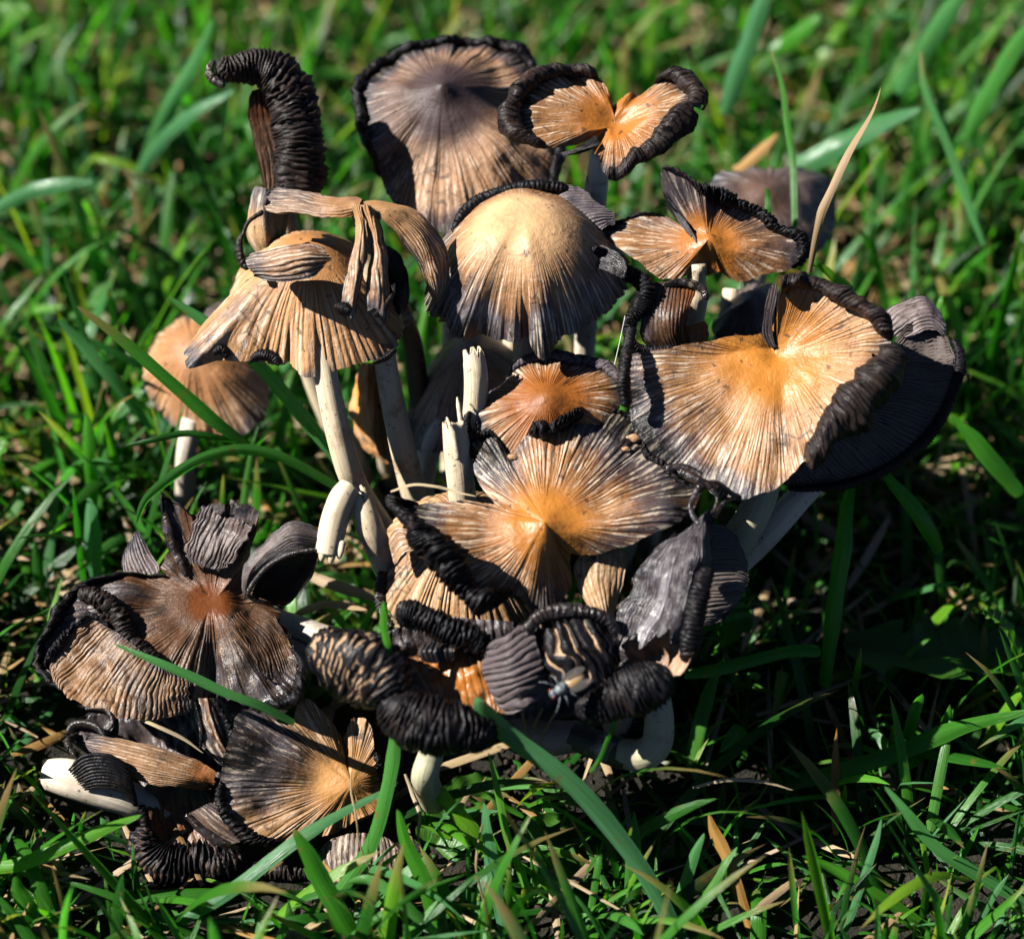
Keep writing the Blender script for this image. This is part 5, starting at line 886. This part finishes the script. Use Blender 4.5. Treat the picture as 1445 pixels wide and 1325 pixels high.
leaf([(-40, 80, 16), (0, 45, 15), (40, 10, 15)], 1.3, 'blurred pale leaf in the top left corner', .95, .05, 5, roll_=.4)
leaf([(1010, 1090, 2.0), (960, 1060, 2.0), (930, 1040, 2.4)], .6, 'dark leaf behind the pale bent stem end', .4, .15, 5)
# ------------------------------------------------------------------ the fly on the front cap
t = NT('fly_grey'); n = t.noise(t.obj(), 1500, 3); t.set(Base_Color=t.ramp(n, [(.35, (.03, .035, .04)), (.65, (.22, .25, .27))]), Roughness=.4); M_FLY = t.m
t = NT('fly_amber'); n = t.noise(t.obj(), 1200, 3); t.set(Base_Color=t.ramp(n, [(.3, (.45, .22, .04)), (.7, (.30, .27, .20))]), Roughness=.4); M_FLYA = t.m
t = NT('fly_eye'); t.set(Base_Color=(.10, .02, .015), Roughness=.2); M_EYE = t.m
t = NT('fly_wing'); t.set(Base_Color=(.13, .12, .11), Roughness=.15, Alpha=.5); M_WING = t.m
FB = P(800, 968, -3.15); ft = thing('fly', 'small grey and amber fly resting on the striped gill lobe', 'fly', FB)
fx = nrm(P(768, 988, -3.2) - P(832, 952, -3.0)); fz = nrm(np.array([.1, -.55, .8])); fz = nrm(fz - fx * (fz @ fx)); fy = np.cross(fz, fx)
def ell(name, c, r, mat, par=ft, nu=20, nv=12):
    u = np.linspace(0, 2 * np.pi, nu, endpoint=False)[:, None]; v = np.linspace(0, np.pi, nv)[None]
    l = np.stack([np.cos(v) * r[0] + 0 * u, np.sin(v) * np.cos(u) * r[1], np.sin(v) * np.sin(u) * r[2]], -1) + np.array(c)
    A = FB + l[..., :1] * fx + l[..., 1:2] * fy + l[..., 2:] * fz
    return grid_obj(name, A, True, mat, par, FB)
ell('thorax', (.14, 0, .12), (.16, .13, .12), M_FLY); ell('abdomen', (-.18, 0, .10), (.24, .15, .13), M_FLYA); hd_ = ell('head', (.34, 0, .10), (.08, .11, .09), M_FLY)
for s_ in (-1, 1):
    ell('eye', (.36, .075 * s_, .12), (.055, .045, .06), M_EYE, hd_)
    ell('wing', (-.22, .14 * s_, .22), (.25, .09, .012), M_WING)
    for k in (-1, 0, 1):
        a = FB + fx * (.14 + .07 * k) + fy * .08 * s_ + fz * .08; b_ = FB + fx * (.16 + .2 * k) + fy * .26 * s_ + fz * .14; c_ = FB + fx * (.18 + .28 * k) + fy * .36 * s_ - fz * .06
        tube(ft, None, M_FLY, 'leg', na=6, n=10, world=[np.append(a, .014), np.append(b_, .012), np.append(c_, .008)])
# silk thread and crumbs
t = NT('silk'); t.set(Base_Color=(.7, .7, .7), Roughness=.3); M_SILK = t.m
th_ = thing('silk_thread', 'single spider silk thread hanging below the shredded black rim', 'thread', P(880, 448, .2)); tube(th_, [(882, 446, .1, .008), (875, 480, .1, .008), (867, 515, -.2, .008)], M_SILK, 'strand', na=6, n=12)
def crumb(px, py, r, label, on):
    SEED[0] += 1; sd = SEED[0]; R = np.concatenate(REG[on]); z = R[((R[:, 0] - px) ** 2 + (R[:, 1] - py) ** 2).argmin(), 2]; O = P(px, py, z - r * .5)
    u = np.linspace(0, 2 * np.pi, 16, endpoint=False)[:, None]; v = np.linspace(0, np.pi, 10)[None]
    d = np.stack([np.cos(v) + 0 * u, np.sin(v) * np.cos(u), np.sin(v) * np.sin(u)], -1); k = r * (1 + .5 * fb(d[..., 0] * 2, d[..., 1] * 2, d[..., 2] * 2, sd, 3))
    o = grid_obj('crumb', O + d * k[..., None] * np.array([1.2, .7, .7]), True, BARK, None, O, {'st': d * 2, 'rib': 0 * k + .8, 'dk': 0 * k, 'ct': 0 * k + .3}); o.location = tuple(O * CM)
    tag(o, label, 'crumb', 'crumbs stuck on the caps')
STAR = [o.name for o in bpy.data.objects if o.get('label', '').startswith('star-shaped')][0]
crumb(897, 618, .13, 'tan crumb at the upper right of the star-shaped cap', STAR); crumb(724, 645, .10, 'tan crumb on the upper left lobe of the star-shaped cap', STAR); crumb(884, 634, .08, 'tiny tan crumb below the other at the star cap rim', STAR)
# crumbs of soil heaped round the shared base
t = NT('soil_crumb'); n = t.noise(t.obj(), 500, 4); t.set(Base_Color=t.ramp(n, [(.3, (.010, .006, .004)), (.7, (.035, .022, .013))]), Roughness=.9); M_CRUMB = t.m
u = np.linspace(0, 2 * np.pi, 8, endpoint=False)[:, None]; v = np.linspace(0, np.pi, 6)[None]
D0 = np.stack([np.cos(v) + 0 * u, np.sin(v) * np.cos(u), np.sin(v) * np.sin(u)], -1); vs, fs = [], []; q0 = quads(8, 6, True)
for i in range(1100):
    a, rr_ = rng.uniform(0, 6.283), abs(rng.normal(0, 1)) * 2.6; c0_ = G(760, 1030) * .0 + np.array([G(740, 1010)[0] + rr_ * 1.5 * math.cos(a), G(740, 1010)[1] + rr_ * math.sin(a) * .9, 0.0])
    r = rng.uniform(.03, .10) * (1 if i % 9 else 1.5); hz = .55 * math.exp(-(rr_ / 2.6) ** 2) * rng.uniform(.2, 1) - .05
    k = r * (1 + .45 * fb(D0[..., 0] * 1.7 + i, D0[..., 1] * 1.7, D0[..., 2] * 1.7, 5, 2)); P_ = (c0_ + np.array([0, 0, hz]) + D0 * k[..., None]).reshape(-1, 3)
    fs.append(q0 + 48 * i); vs.append(P_)
fs = np.concatenate(fs); me = raw_mesh('soil_crumbs', np.concatenate(vs) * CM, fs.ravel(), np.full(len(fs), 4), M_CRUMB)
tag(link(bpy.data.objects.new('soil_crumbs', me)), 'dark soil crumbs heaped under the mushroom cluster', 'soil', kind='stuff')
